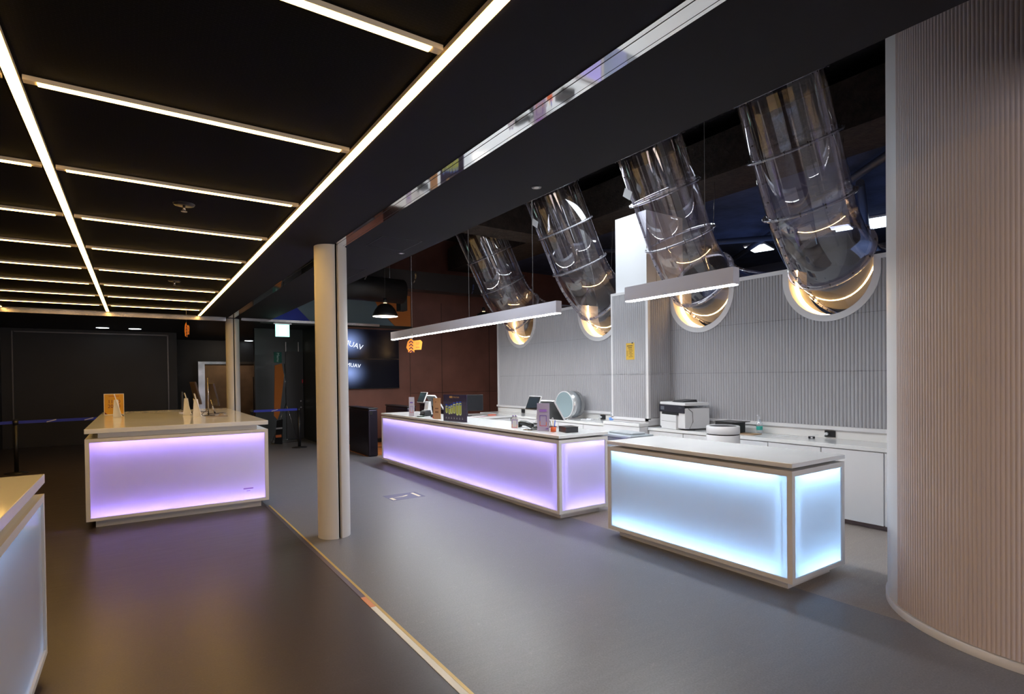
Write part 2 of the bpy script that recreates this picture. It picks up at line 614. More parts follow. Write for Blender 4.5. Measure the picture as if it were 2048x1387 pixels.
# mural band (painted colour blocks) above the screens, each colour is one flat panel on the wall
mur = thing('painted_wall_band', 'wide painted band in blue, grey teal and orange blocks above the wall screens', 'mural', (0, 0, 0))
yb = 13.31
MB().prism([(3.28, 2.93), (5.46, 2.93), (5.05, 3.32), (4.9, 3.7), (3.5, 3.7), (3.0, 3.3)], 1, yb, yb + .03).build('teal_panel', M_TEAL, mur)
MB().prism([(2.45, 2.93), (3.40, 2.93), (3.02, 3.32)], 1, yb - .004, yb + .03).build('blue_panel', M_BLUE, mur)
MB().prism([(5.47, 2.93), (5.90, 2.93), (5.90, 3.72), (4.85, 3.72), (5.05, 3.33)], 1, yb, yb + .03).build('orange_panel', M_ORANGE, mur)
struct('trim_10', MB().box(2.3, 5.95, 13.28, 13.345, 2.86, 2.93), M_LINE)

# fluted wall behind the counters, with semicircular cut-outs
XW, ZT, ZCUT = 6.70, 2.84, 2.755
YC = (3.25, 5.03, 7.12, 9.50)
RO, RI = 0.55, 0.475
P_Y0, P_Y1, P_X = 5.57, 6.30, 6.20       # pillar


def ztop(y):
    for c in YC:
        if abs(y - c) < RO - 0.02:
            return min(ZT, ZCUT - math.sqrt((RO - 0.02) ** 2 - (y - c) ** 2))
    return ZT


def flute_strip(mb, a, b, fpt, z0, z1a, z1b, depth, seg=6):
    """one convex rib between parameters a and b; fpt(t, h) gives the point"""
    prev = None
    for i in range(seg + 1):
        t = a + (b - a) * i / seg
        h = depth * math.sin(PI * i / seg) ** 0.6 if 0 < i < seg else 0
        zz = z1a + (z1b - z1a) * i / seg
        x, y = fpt(t, h)
        cur = (mb.b.verts.new((x, y, z0)), mb.b.verts.new((x, y, zz)))
        if prev:
            f = mb.b.faces.new((prev[0], cur[0], cur[1], prev[1]))
            f.smooth = True
        prev = cur


def wall_flutes(mb, y0, y1, x, zlo, zfun, pitch=0.040, gaps=(1.62, 2.27)):
    n = int(round((y1 - y0) / pitch))
    p = (y1 - y0) / n
    for k in range(n):
        a, b = y0 + k * p, y0 + (k + 1) * p
        za, zb = zfun(a), zfun(b)
        lim = [zlo] + [g for g in gaps] + [99]
        for l0, l1 in zip(lim, lim[1:]):
            lo = l0 + 0.002
            ta, tb = min(za, l1 - 0.002), min(zb, l1 - 0.002)
            if max(ta, tb) <= lo + .002:
                continue
            flute_strip(mb, a, b, lambda t, h: (x - h, t), lo, max(ta, lo + .001), max(tb, lo + .001), 0.014)


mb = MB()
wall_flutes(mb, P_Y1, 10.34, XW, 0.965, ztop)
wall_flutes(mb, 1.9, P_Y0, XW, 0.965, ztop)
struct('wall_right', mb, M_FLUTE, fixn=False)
# wall core with the same cut-outs
mb = MB()
ys = [1.8]
y = 1.8
while y < 10.38:
    y = min(10.38, y + 0.02)
    za = ztop(y - 0.02 if y < 10.37 else y)
    zb = ztop(y)
    A = [mb.b.verts.new((xx, yy, zz)) for xx in (XW + .004, XW + .10) for yy, zz in ((ys[-1], 0), (y, 0), (y, zb), (ys[-1], za))]
    mb.b.faces.new(A[0:4])
    mb.b.faces.new(A[4:8])
    mb.b.faces.new((A[3], A[2], A[6], A[7]))
    ys.append(y)
struct('wall_right.001', mb, mat('grey_wall_core', (0.22, 0.21, 0.22), 0.6), fixn=False)
# top cap, bottom rail, left edge, and vertical corner
mb = MB()
edges = [1.8]
for c in YC:
    edges += [c - RO, c + RO]
edges.append(10.40)
for a, b in zip(edges[0::2], edges[1::2]):
    if b > a:
        mb.box(XW - 0.02, XW + 0.12, a, b, ZT, ZT + 0.05)
mb.box(XW - 0.02, XW + 0.12, 10.34, 10.40, 0.93, ZT + 0.0)
mb.box(XW - 0.05, XW + 0.0, 1.8, P_Y0, 0.945, 0.985)
mb.box(XW - 0.05, XW + 0.0, P_Y1, 10.40, 0.945, 0.985)
struct('trim_11', mb, M_TRIM)
struct('trim_12', MB().box(XW - 0.012, XW + .003, 1.8, P_Y0, 0.84, 0.945).box(XW - 0.012, XW + .003, P_Y1, 10.40, 0.84, 0.945), M_WHITE)

# pillar: plain shaft and fluted cladding
struct('wall_pillar', MB().box(P_X + 0.03, XW + .35, P_Y0 + 0.04, P_Y1 - 0.06, 0.0, 4.03), M_WPAINT)
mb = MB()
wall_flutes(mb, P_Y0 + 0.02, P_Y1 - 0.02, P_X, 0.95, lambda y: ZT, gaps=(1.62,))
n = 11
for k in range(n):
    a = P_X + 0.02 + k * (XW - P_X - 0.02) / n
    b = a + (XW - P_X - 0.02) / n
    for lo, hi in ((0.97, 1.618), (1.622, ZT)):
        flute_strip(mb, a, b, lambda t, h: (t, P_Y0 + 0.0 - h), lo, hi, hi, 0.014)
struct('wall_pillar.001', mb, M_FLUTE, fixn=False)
mb = MB()
for z0, z1 in ((0.925, 0.965), (ZT, ZT + 0.04)):
    mb.box(P_X - 0.015, P_X + 0.05, P_Y0 - 0.015, P_Y1 + 0.01, z0, z1)
    mb.box(P_X - 0.015, XW, P_Y0 - 0.018, P_Y0 + 0.05, z0, z1)
mb.box(P_X - 0.015, P_X + 0.03, P_Y0 - 0.018, P_Y0 + 0.025, 0.95, ZT)
mb.box(P_X - 0.015, P_X + 0.03, P_Y1 - 0.025, P_Y1 + 0.01, 0.95, ZT)
mb.box(P_X + 0.004, XW, P_Y0 + 0.004, P_Y1 - 0.004, 0.86, 0.93)
struct('trim_13', mb, M_TRIM)

# curved fluted wall at the right edge
CX, CYY, CR = 4.808, 0.879, 0.967
A_SM = math.radians(131)
mb = MB()
pitch = 0.0215
r = CR - 0.014
k = 0
a = PI
while a > A_SM:
    b = a - pitch / r
    flute_strip(mb, a, b, lambda t, h: (CX + (r + h) * math.cos(t), CYY + (r + h) * math.sin(t)), 0.055, 5.2, 5.2, 0.0042, seg=5)
    a = b
yy = CYY
while yy > -2.5:
    flute_strip(mb, yy, yy - pitch, lambda t, h: (CX - r - h, t), 0.055, 5.2, 5.2, 0.0042, seg=5)
    yy -= pitch
struct('wall_curved', mb, M_CWALL, fixn=False)
mb = MB()
prev = None
for i in range(41):
    t = A_SM + 0.005 - i / 40 * (A_SM + 0.005 - PI / 2)
    cur = [mb.b.verts.new((CX + (CR - .0115) * math.cos(t), CYY + (CR - .0115) * math.sin(t), z)) for z in (0.0, 5.2)]
    if prev:
        mb.b.faces.new((prev[0], cur[0], cur[1], prev[1])).smooth = True
    prev = cur
mb.box(CX, 7.0, CYY + CR - .05, CYY + CR - .01, 0, 5.2)
struct('wall_curved.001', mb, M_WPAINT, fixn=False)
mb = MB()
prev = None
for i in range(61):
    t = PI - i / 60 * PI / 2
    cur = [mb.b.verts.new((CX + rr * math.cos(t), CYY + rr * math.sin(t), z)) for rr, z in ((CR, 0), (CR, 0.05), (CR - .05, 0.056))]
    if prev:
        for q in (0, 1):
            mb.b.faces.new((prev[q], cur[q], cur[q + 1], prev[q + 1])).smooth = q == 0
    prev = cur
mb.box(CX - CR, CX - CR + .05, -2.5, CYY, 0, 0.053)
struct('baseboard_curved', mb, M_TRIM)

# rest of the shell, behind and beside the camera
struct('wall_south', MB().box(-2.9, 1.6, -6.2, -6.0, 0, 3).box(4.3, 15, -6.2, -6, 0, 5.3), M_DARKW)
struct('wall_east', MB().box(14.8, 15, -6, 14, 0, 4.8), mat('blue_grey_wall', (0.10, 0.12, 0.2), 0.7))

# beams and ducts of the open ceiling
tag(MB().box(6.85, 7.75, -2, 13.0, 4.42, 5.0).build('ceiling_beam', M_SPRAY), 'rough brown sprayed beam running above the fluted wall', 'beam')
tag(MB().box(4.9, 6.9, 8.3, 8.9, 4.25, 4.9).build('cross_beam', M_SPRAY), 'rough sprayed cross beam between the first and third clear tubes, meeting the long beam', 'beam')
t = thing('air_duct', 'round black air duct above the dome pendant lamp', 'duct', (4.1, 11.65, 3.55), .08)
MB().cyl((-.9, 0, 0), (.9, 0, 0), 0.27, n=28).build('duct_pipe', mat('black_duct', (0.010, 0.009, 0.010), 0.5), t)
for x in (-.6, .6):
    MB().cyl((x, 0, .26), (x, 0, 1.75), .006, n=6).build('hanger_rod', M_STEEL, t)
t = thing('rectangular_duct', 'long dark rectangular duct under the open ceiling at the far end', 'duct', (5.5, 12.4, 3.72), 0)
MB().box(-2.8, 2.8, -.2, .2, 0, .43).build('duct_casing', mat('grey_duct', (0.025, 0.02, 0.02), 0.6), t)
for x in (-1.9, 0, 1.9):
    MB().cyl((x, 0, .43), (x, 0, 1.58), .006, n=6).build('hanger_rod', M_STEEL, t)
tag(MB().box(5.18, 5.35, 12.25, 12.5, 3.2, 3.72).build('duct_drop', M_LINE), 'narrow black vertical duct in front of the orange painted block', 'duct')
for i, (p, q, lab) in enumerate((((8.6, 9.6, 4.45), (11.8, 5.6, 4.45), 'thin dark blue ceiling pipe running diagonally left of the small square light panel'),
                                 ((9.2, 4.0, 4.5), (14.0, 5.9, 4.5), 'dark blue ceiling pipe beside the pair of light panels'),
                                 ((8.2, 3.0, 4.55), (13.5, 9.5, 4.55), 'dark blue ceiling pipe behind the nearest clear tube'))):
    tag(MB().cyl(p, q, 0.06, n=14).build('ceiling_pipe', mat('blue_pipe', (0.06, 0.08, 0.15), 0.4)), lab, 'pipe', 'pipes in the blue lit hall ceiling')


# ================================================================== CEILING LED GRID
def led(x0, x1, y0, y1, label, group, long_axis):
    t = thing('led_strip_light', label, 'strip light', ((x0 + x1) / 2, (y0 + y1) / 2, ZC), 0, group)
    hx, hy = (x1 - x0) / 2, (y1 - y0) / 2
    e = 0.0
    MB().box(-hx, hx, -hy, hy, -0.002, 0.0195).build('housing', mat('warm_white_housing', (0.7, 0.6, 0.45), 0.5), t)
    if long_axis == 'x':
        e = 0.05
        MB().box(-hx + e, hx - e, -hy + .002, hy - .002, -0.006, -0.0021).build('diffuser', M_WARM, t)
    else:
        MB().box(-hx + .002, hx - .002, -hy + .01, hy - .01, -0.006, -0.0021).build('diffuser', M_WARM, t)
    return t


XL = (-1.95, -0.43, 1.095)
led(XL[2] - .024, XL[2] + .024, -1.0, 13.05, 'long warm strip light along the right edge of the ceiling grid', 'lengthwise ceiling strips', 'y')
led(XL[1] - .024, XL[1] + .024, -1.0, 13.05, 'long warm strip light running lengthwise through the middle of the grid', 'lengthwise ceiling strips', 'y')
led(XL[0] - .024, XL[0] + .024, -1.0, 13.05, 'long warm strip light of which only the tip shows at left border', 'lengthwise ceiling strips', 'y')
YB = (2.05, 3.25, 4.48, 5.71, 6.95, 8.23, 9.49, 10.75, 12.04, 13.25)
ordn = ('first', 'second', 'third', 'fourth', 'fifth', 'sixth', 'seventh', 'eighth', 'ninth', 'farthest')
for i, y in enumerate(YB):
    if i == 9:
        led(XL[0], XL[2], y - .02, y + .02, 'farthest full-width warm cross strip closing the grid by the steel track', 'cross strips of the ceiling grid', 'x')
        continue
    led(XL[1] + .035, XL[2] - .035, y - .02, y + .02, 'warm cross strip in the right bay of the grid, %s from the camera' % ordn[i], 'cross strips of the ceiling grid', 'x')
    if i:
        led(XL[0] + .035, XL[1] - .035, y - .02, y + .02, 'warm cross strip in the left bay of the grid, %s from the camera' % ordn[i], 'cross strips of the ceiling grid', 'x')


# ================================================================== GLOWING COUNTERS
def counter(name, label, x0, x1, y0, y1, fb, ft, s0, s1, sides, colr, power, group):
    """fb/ft bottom/top of the framed box, s0/s1 bottom/top of the slab"""
    t = thing(name, label, 'counter', (x0, y0, 0), 0, group)
    X, Y = x1 - x0, y1 - y0
    MB().box(.08, X - .08, .08, Y - .08, 0, fb).build('plinth', M_FRAMEC, t)
    MB().box(.11, X - .11, .11, Y - .11, ft, s0).build('shadow_gap', M_FRAMEC, t)
    sl = MB().box(-.003, X + .003, -.003, Y + .003, s0, s1).build('countertop', M_TOP, t, bevel=.003)
    # cabinet core leaving a light cavity behind each glowing face
    cav = 0.12
    cx0 = cav if 'w' in sides else 0.0
    cx1 = X - cav if 'e' in sides else X
    cy0 = cav if 's' in sides else 0.0
    cy1 = Y
    g = .0185
    ex0, ex1, ey0 = (g if 'w' in sides else 0), (X - g if 'e' in sides else X), (g if 's' in sides else 0)
    co = MB().box(cx0, cx1, cy0, cy1, fb + .02, ft - .02)
    co.box(ex0, ex1, ey0, Y, fb + .001, fb + .02)
    co.box(ex0, ex1, ey0, Y, ft - .02, ft - .001)
    if 's' not in sides:
        co.box(ex0, cx0 + .01, 0, .02, fb + .02, ft - .02)
        co.box(cx1 - .01, ex1, 0, .02, fb + .02, ft - .02)
    co.box(ex0, cx0 + .01, Y - .02, Y, fb + .02, ft - .02)
    co.box(cx1 - .01, ex1, Y - .02, Y, fb + .02, ft - .02)
    co.build('cabinet', M_CAVITY, t)
    pm = panel_mat(name + '_panel', (0.86, 0.86, 0.88))
    lm = emis(name + '_led', colr, power * 4.4)
    lm2 = emis(name + '_side_led', colr, power * .2)
    S = 0.04
    for s in sides:
        if s == 'w':
            o, u, n, W = Vector((0, 0, 0)), Vector((0, 1, 0)), Vector((-1, 0, 0)), Y
        elif s == 'e':
            o, u, n, W = Vector((X, 0, 0)), Vector((0, 1, 0)), Vector((1, 0, 0)), Y
        else:
            o, u, n, W = Vector((0, 0, 0)), Vector((1, 0, 0)), Vector((0, -1, 0)), X
        z = Vector((0, 0, 1))

        def bar(mb, a0, a1, z0, z1, d0, d1):
            c = o + u * (a0 + a1) / 2 + z * (z0 + z1) / 2 - n * (d0 + d1) / 2
            mb.obox(c, u, n, z, (a1 - a0) / 2, abs(d1 - d0) / 2, (z1 - z0) / 2)
        m1 = MB()
        q0 = .018 if s == 's' and 'w' in sides else 0
        bar(m1, q0, W, ft - S, ft, 0, .018)
        bar(m1, q0, W, fb, fb + S * .8, 0, .018)
        bar(m1, q0, S, fb + S * .8, ft - S, 0, .018)
        bar(m1, W - S, W, fb + S * .8, ft - S, 0, .018)
        m1.build('frame', M_FRAMEC, t)
        m2 = MB()
        a, b = o + u * (S - .002) - n * .012, o + u * (W - S + .002) - n * .012
        m2.quad([a + z * (fb + S * .8 - .002), b + z * (fb + S * .8 - .002), b + z * (ft - S + .002), a + z * (ft - S + .002)])
        m2.build('glow_panel', pm, t)
        corner = 'w' in sides and 's' in sides
        a0 = .13 if corner else S * .4
        for nm, q in (('led_strip', (a0, W - S * .4, ft - S * .62, ft - S * .32)),
                      ('led_strip', (a0, W - S * .4, fb + S * .28, fb + S * .58)),
                      ('led_strip', (.078, .088, fb + S, ft - S) if corner else (S * .2, S * .45, fb + S, ft - S)),
                      ('led_strip', (W - S * .45, W - S * .2, fb + S, ft - S))):
            if corner and s == 'w' and q[0] == .078:
                continue
            m3 = MB()
            bar(m3, *q, .082, .089)
            m3.build(nm, lm if q[3] - q[2] < .1 else lm2, t)
    return t


SKY = (0.31, 0.60, 1.0)
counter('reception_counter', 'long white service counter with lilac glowing front, crowded with point of sale items', 3.85, 4.59, 4.755, 10.10,
        0.068, 0.890, 0.910, 0.942, 'ws', (0.37, 0.29, 1.0), 27, 'glowing white counters')
counter('service_counter', 'short white counter with icy blue glowing panels and bare top', 3.905, 4.68, 2.16, 4.05,
        0.070, 0.892, 0.915, 0.948, 'ws', SKY, 36, 'glowing white counters')
lc = counter('island_counter', 'white island counter with purple glowing panel under the ceiling grid, yellow sign on it', -0.472, 1.369, 7.52, 11.45,
             0.083, 0.978, 1.036, 1.088, 's', (0.365, 0.245, 1.0), 29, 'glowing white counters')
counter('corner_counter', 'white counter cut off by the lower left corner, with pale blue glowing side', -2.28, -0.436, 0.3, 4.03,
        0.083, 0.978, 1.036, 1.088, 'e', (0.32, 0.55, 0.95), 4.5, 'glowing white counters')
pr = MB().box(1.55, 1.66, -0.0005 - .001 + .006, .0095, .19, .205).box(1.585, 1.625, .006, .0095, .165, .172).build('logo_mark', mat('violet_print', (0.45, 0.3, 0.62), 0.5), lc)
pr.location = (0, -0.0, 0.055)

# ================================================================== ROUND WHITE COLUMNS
def column(loc, label, R=0.158):
    t = thing('round_column', label, 'column', loc, 0, 'round white columns on the folding wall track')
    H = ZC - loc[2] - .001
    ang = math.radians(-85)
    for s, (a0, a1) in enumerate(((ang + 0.09, ang + PI - .09), (ang + PI + 0.09, ang + 2 * PI - .09))):
        mb = MB()
        prev = None
        for i in range(31):
            a = a0 + (a1 - a0) * i / 30
            cur = [mb.b.verts.new((R * math.cos(a), R * math.sin(a), z)) for z in (0, H)]
            if prev:
                mb.b.faces.new((prev[0], cur[0], cur[1], prev[1])).smooth = True
            else:
                inn = [mb.b.verts.new((.8 * R * math.cos(a), .8 * R * math.sin(a), z)) for z in (0, H)]
                mb.b.faces.new((inn[0], cur[0], cur[1], inn[1]))
            prev = cur
        a = a1
        inn = [mb.b.verts.new((.8 * R * math.cos(a), .8 * R * math.sin(a), z)) for z in (0, H)]
        mb.b.faces.new((prev[0], inn[0], inn[1], prev[1]))
        mb.build('half_shell', mat('white_column_paint', (0.74, 0.72, 0.70), 0.4), t)
    MB().cyl((0, 0, 0), (0, 0, H), R * .7, n=28).build('core', mat('flat_black', (0.002, 0.002, 0.002), 0.95, spec=0.0), t)
    return t


c1 = column((1.655, 5.70, 0), 'thick round white column standing on the grey floor in the foreground')
column((1.765, 13.5, 0), 'slim looking round white column behind the island counter, at the far track', 0.136)


# ================================================================== PORTHOLE RINGS
def porthole(yc, label):
    t = thing('porthole_ring', label, 'wall opening', (XW, yc, ZCUT), 0, 'half round openings in the fluted wall')
    N = 48

    def arc(r, x, ext=ZT + .05 - ZCUT):
        pts = [(x, r, ext)]
        for i in range(N + 1):
            a = -i / N * PI
            pts.append((x, r * math.cos(a), r * math.sin(a)))
        pts.append((x, -r, ext))
        return pts
    mb = MB()
    A = [arc(RO, -.022), arc(RI, -.022), arc(RI, .0), arc(RO, .0)]
    V = [[mb.b.verts.new(p) for p in q] for q in A]
    for i in range(N + 2):
        for k in range(4):
            mb.b.faces.new((V[k][i], V[k][i + 1], V[(k + 1) % 4][i + 1], V[(k + 1) % 4][i]))
    for i in (0, N + 2):
        mb.b.faces.new([V[k][i] for k in range(4)])
    mb.build('ring_trim', M_TRIM, t)
    mb = MB()
    B = [[mb.b.verts.new(p) for p in arc(RI + .004, x)] for x in (-.01, .42)]
    for i in range(N + 2):
        mb.b.faces.new((B[0][i], B[0][i + 1], B[1][i + 1], B[1][i])).smooth = True
    mb.build('tunnel_lining', mat('cream_lining', (0.80, 0.74, 0.62), 0.5), t)
    MB().sweep([(p[0], p[1], p[2]) for p in arc(RI - .006, .17)], .009, n=6).build('led_rope', emis('warm_rope', (1.0, 0.62, 0.26), 85.0), t)
    return t


porthole(YC[0], 'white ringed half round opening with warm lining nearest the curved wall, right of the group')
porthole(YC[1], 'white ringed half round opening just right of the white pillar')
porthole(YC[2], 'white ringed half round opening just left of the white pillar')
porthole(YC[3], 'white ringed half round opening at the far left end of the fluted wall')

# ================================================================== CLEAR TUBES
TA = math.radians(62.4)


def tube_path():
    pts = []
    d = Vector((math.cos(TA), 0, -math.sin(TA)))
    e = Vector((6.25 - XW, 0, 3.49))
    L = 2.3
    for i in range(12):
        pts.append((e - d * L * (1 - i / 11), -TA))
    R = 1.4
    for i in range(1, 19):
        a = TA * (1 - i / 18)
        pts.append((Vector((e.x + R * (math.sin(TA) - math.sin(a)), 0, e.z - R * (math.cos(a) - math.cos(TA)))), -a))
    pts.append((pts[-1][0] + Vector((.5, 0, 0)), 0.0))
    return pts


def frame_at(a):
    t = Vector((math.cos(a), 0, math.sin(a)))
    n1 = Vector((0, 1, 0))
    return t, n1, t.cross(n1)


TP = tube_path()
TR = 0.44


def rpt(p, a, r, th):
    t, n1, n2 = frame_at(a)
    return p + n1 * r * math.cos(th) + n2 * r * math.sin(th)


def make_tube():
    t = thing('clear_tube', 'x', 'acrylic tube', (XW, 0, 0), 0, 'clear acrylic tubes dropping into the wall openings')
    N = 56
    cuts = [0, 6, 11, 20, len(TP) - 1]
    for ci, (a, b) in enumerate(zip(cuts, cuts[1:])):
        mb = MB()
        prev = None
        for p, an in TP[a:b + 1]:
            cur = [mb.b.verts.new(rpt(p, an, TR, 2 * PI * k / N)) for k in range(N)]
            if prev:
                for k in range(N):
                    mb.b.faces.new((prev[k], prev[(k + 1) % N], cur[(k + 1) % N], cur[k])).smooth = True
            prev = cur
        mb.build('tube_section', M_TUBE, t)
    # flanges
    d = Vector((math.cos(TA), 0, -math.sin(TA)))
    e = Vector((6.25 - XW, 0, 3.49))
    R = 1.4

    def elbow(an):
        return Vector((e.x + R * (math.sin(TA) - math.sin(an)), 0, e.z - R * (math.cos(an) - math.cos(TA))))
    FL = [(e - d * 1.28, -TA), (e - d * .655, -TA), (e, -TA), (elbow(math.radians(33)), -math.radians(33))]
    bolt0 = None
    for p, an in FL:
        tt, n1, n2 = frame_at(an)
        mb = MB()
        prof = [(TR - .003, -.013), (TR + .045, -.013), (TR + .052, -.007), (TR + .052, .007), (TR + .045, .013), (TR - .003, .013)]
        rings = [[mb.b.verts.new(rpt(p, an, rr, 2 * PI * k / N) + tt * dz) for k in range(N)] for rr, dz in prof]
        for A, B in zip(rings, rings[1:]):
            for k in range(N):
                mb.b.faces.new((A[k], A[(k + 1) % N], B[(k + 1) % N], B[k])).smooth = True
        f = mb.build('flange', M_FLANGE, t)
        for k in range(12):
            th = 2 * PI * (k + .5) / 12
            c = rpt(p, an, TR + .03, th)
            if bolt0 is None:
                bolt0 = MB().cyl((0, 0, -.024), (0, 0, .024), .0075, n=8).build('bolt', M_BOLT, f)
                b = bolt0
            else:
                b = bolt0.copy()
                COL.objects.link(b)
                b.parent = f
            b.location = c
            b.rotation_euler = (0, PI / 2 - an, 0)
    # two longitudinal seams
    for th in (math.radians(298), math.radians(118)):
        mb = MB()
        prev = None
        for p, an in TP:
            tt, n1, n2 = frame_at(an)
            rad = (rpt(p, an, 1, th) - p)
            side = tt.cross(rad)
            q = [p + rad * (TR + .002) - side * .022, p + rad * (TR + .002) + side * .022,
                 p + rad * (TR + .026) + side * .006, p + rad * (TR + .026) - side * .006]
            cur = [mb.b.verts.new(v) for v in q]
            if prev:
                for k in range(4):
                    mb.b.faces.new((prev[k], prev[(k + 1) % 4], cur[(k + 1) % 4], cur[k]))
            prev = cur
        s = mb.build('seam_strip', M_FLANGE, t)
        mb = MB()
        for i in range(2, len(TP) - 4):
            p, an = TP[i]
            tt, n1, n2 = frame_at(an)
            rad = (rpt(p, an, 1, th) - p)
            side = tt.cross(rad)
            c = p + rad * (TR + .017)
            mb.cyl(c - side * .018, c + side * .018, .008, n=8)
        mb.build('bolt_row', M_BOLT, s)
    # hanger wire from the top of the elbow flange
    p, an = FL[3]
    top = rpt(p, an, TR + .05, PI / 2)
    top2 = rpt(p, an, TR + .05, -PI / 2)
    if top2.z > top.z:
        top = top2
    MB().cyl(top, (top.x + .1, top.y, 5.2), .004, n=6).cyl(top, top + Vector((.004, 0, .14)), .011, n=8).build('hanger_wire', M_STEEL, t)
    return t


tube0 = make_tube()
TL = ('largest clear tube, nearest the curved fluted wall',
      'clear tube just right of the white pillar, behind the short bar lamp',
      'clear tube just left of the white pillar',
      'farthest and smallest clear tube, behind the long bar lamp')
tube0.location = (XW, YC[0], 0)
tube0['label'] = TL[0]
for i in (1, 2, 3):
    dup(tube0, (XW, YC[i], 0), TL[i])
# paper squares stuck on two tubes
for (x, y, z, lab) in ((5.40, YC[2] + .1, 4.09, 'small white paper square stuck on the clear tube left of the pillar'),
                       (5.37, YC[1] + .12, 3.98, 'small white paper square stuck on the clear tube right of the pillar')):
    o = MB().box(-.002, .002, -.06, .06, -.06, .06).build('paper_square', M_WPAINT)
    o.location = (x, y, z)
    o.rotation_euler = (0.75, math.radians(-27.6), 0)
    tag(o, lab, 'paper', 'paper squares on the clear tubes')


# ================================================================== LINEAR PENDANT LAMPS
def bar_lamp(y0, y1, seams, wires, label):
    xc = 4.365
    t = thing('linear_pendant_lamp', label, 'pendant lamp', (xc, (y0 + y1) / 2, 2.385), 0, 'linear lamps above the counters')
    h = (y1 - y0) / 2
    cuts = [-h] + [s - (y0 + y1) / 2 for s in seams] + [h]
    for a, b in zip(cuts, cuts[1:]):
        MB().box(-.045, .045, a + .002, b - .002, 0.006, .155).build('housing', mat('lamp_housing', (0.80, 0.80, 0.92), 0.45), t, bevel=.002)
        MB().box(-.038, .038, a + .01, b - .01, 0.0, .0058).build('diffuser', M_COOL, t)
    for w_ in wires:
        MB().cyl((0, w_ - (y0 + y1) / 2, .155), (0, w_ - (y0 + y1) / 2, 2.9), .0025, n=6).build('suspension_wire', mat('grey_wire', (0.16, 0.15, 0.15), 0.5), t)
    return t


bar_lamp(5.36, 10.75, [8.16], [9.78, 7.6, 5.9], 'long white bar lamp hanging over the lilac counter, in two joined lengths')
bar_lamp(2.90, 4.20, [], [3.22, 3.80], 'short white bar lamp hanging over the icy blue counter')

# dome pendants
def dome(loc, label):
    t = thing('dome_pendant_lamp', label, 'pendant lamp', loc, 0, 'black dome pendants by the brown wall')
    pr = [(.05, .27), (.09, .26), (.15, .22), (.21, .14), (.25, .05), (.262, 0.0), (.256, 0.0), (.24, .05), (.2, .13), (.14, .205), (.05, .25)]
    MB().lathe(pr).build('shade', mat('black_shade', (0.012, 0.01, 0.01), 0.4), t)
    MB().cyl((0, 0, .004), (0, 0, .012), .252, n=36).build('diffuser', emis('dome_white', (1, 0.86, 0.72), 14), t)
    MB().cyl((0, 0, .262), (0, 0, .29), .036, n=18).build('neck', emis('neck_glow', (1, 0.8, 0.5), 1.2), t)
    MB().cyl((0, 0, .29), (0, 0, .38), .042, n=18).build('socket_cap', M_BLACK, t)
    MB().cyl((0, 0, .38), (0, 0, 2.41), .004, n=6).build('cord', M_BLACK, t)
    return t


d0 = dome((4.31, 11.0, 2.885), 'black dome pendant with bright white underside in front of the painted band')
dup(d0, (6.95, 11.4, 2.90), 'black dome pendant half hidden behind the farthest clear tube')


# square ceiling panels in the hall beyond
for (x, y, sx, sy, lab) in ((12.6, 7.75, .75, .45, 'small bright ceiling light panel left of the nearest clear tube'),
                            (12.6, 5.05, .9, .55, 'bright ceiling light panel at the edge of the curved wall'),
                            (12.35, 5.75, .5, .35, 'narrow bright ceiling light panel half hidden by the nearest clear tube')):
    t = thing('ceiling_light_panel', lab, 'ceiling light', (x, y, 4.66), .25, 'square light panels in the hall beyond')
    MB().box(-sx / 2 - .02, sx / 2 + .02, -sy / 2 - .02, sy / 2 + .02, 0, .04).build('frame', M_WPAINT, t)
    MB().box(-sx / 2, sx / 2, -sy / 2, sy / 2, -.01, -.001).build('diffuser', emis('daylight_panel', (0.75, 0.88, 1.0), 7), t)
t = None

# recessed downlights
for (x, y, lab) in ((-0.668, 17.0, 'left of the two lit oval downlights above the black shutter'),
                    (-0.005, 17.0, 'right of the two lit oval downlights above the black shutter'),
                    (3.19, 20.6, 'lit downlight above the steel framed doors')):
    t = thing('downlight', lab, 'ceiling light', (x, y, ZC), 0, 'lit downlights in the far hall')
    MB().lathe([(.13, 0), (.15, -.01), (.15, 0.0)]).build('bezel', M_SATIN, t)
    MB().cyl((0, 0, -.012), (0, 0, -.004), .13, n=28).build('diffuser', emis('downlight_glow', (0.85, 0.95, 1.0), 6), t)
for (x, y, lab) in ((2.364, 3.14, 'tiny unlit recessed spot in the black ceiling, nearer one'),
                    (2.37, 5.57, 'tiny unlit recessed spot in the black ceiling, beside the column')):
    t = thing('recessed_spot', lab, 'ceiling spot', (x, y, ZC), 0, 'small spots in the black ceiling')
    MB().lathe([(.018, -.003), (.034, -.004), (.036, 0.0)]).build('bezel', M_SATIN, t)
    MB().cyl((0, 0, -.006), (0, 0, -.001), .018, n=16).build('lens', M_WPAINT, t)
for (x, y, lab) in ((0.326, 4.94, 'sprinkler head with round plate in the ceiling grid, nearest one'), (-1.2, 6.4, 'sprinkler head in the left bay of the ceiling grid'),
                    (0.45, 8.8, 'sprinkler head in the right bay of the ceiling grid, far one')):
    t = thing('sprinkler', lab, 'sprinkler', (x, y, ZC + .02), 0, 'ceiling sprinklers')
    MB().lathe([(.0, -.012), (.07, -.010), (.075, 0)]).build('plate', M_SATIN, t)
    MB().cyl((0, 0, -.055), (0, 0, -.012), .010, n=10).cyl((0, 0, -.06), (0, 0, -.055), .022, n=12).build('nozzle', M_STEEL, t)

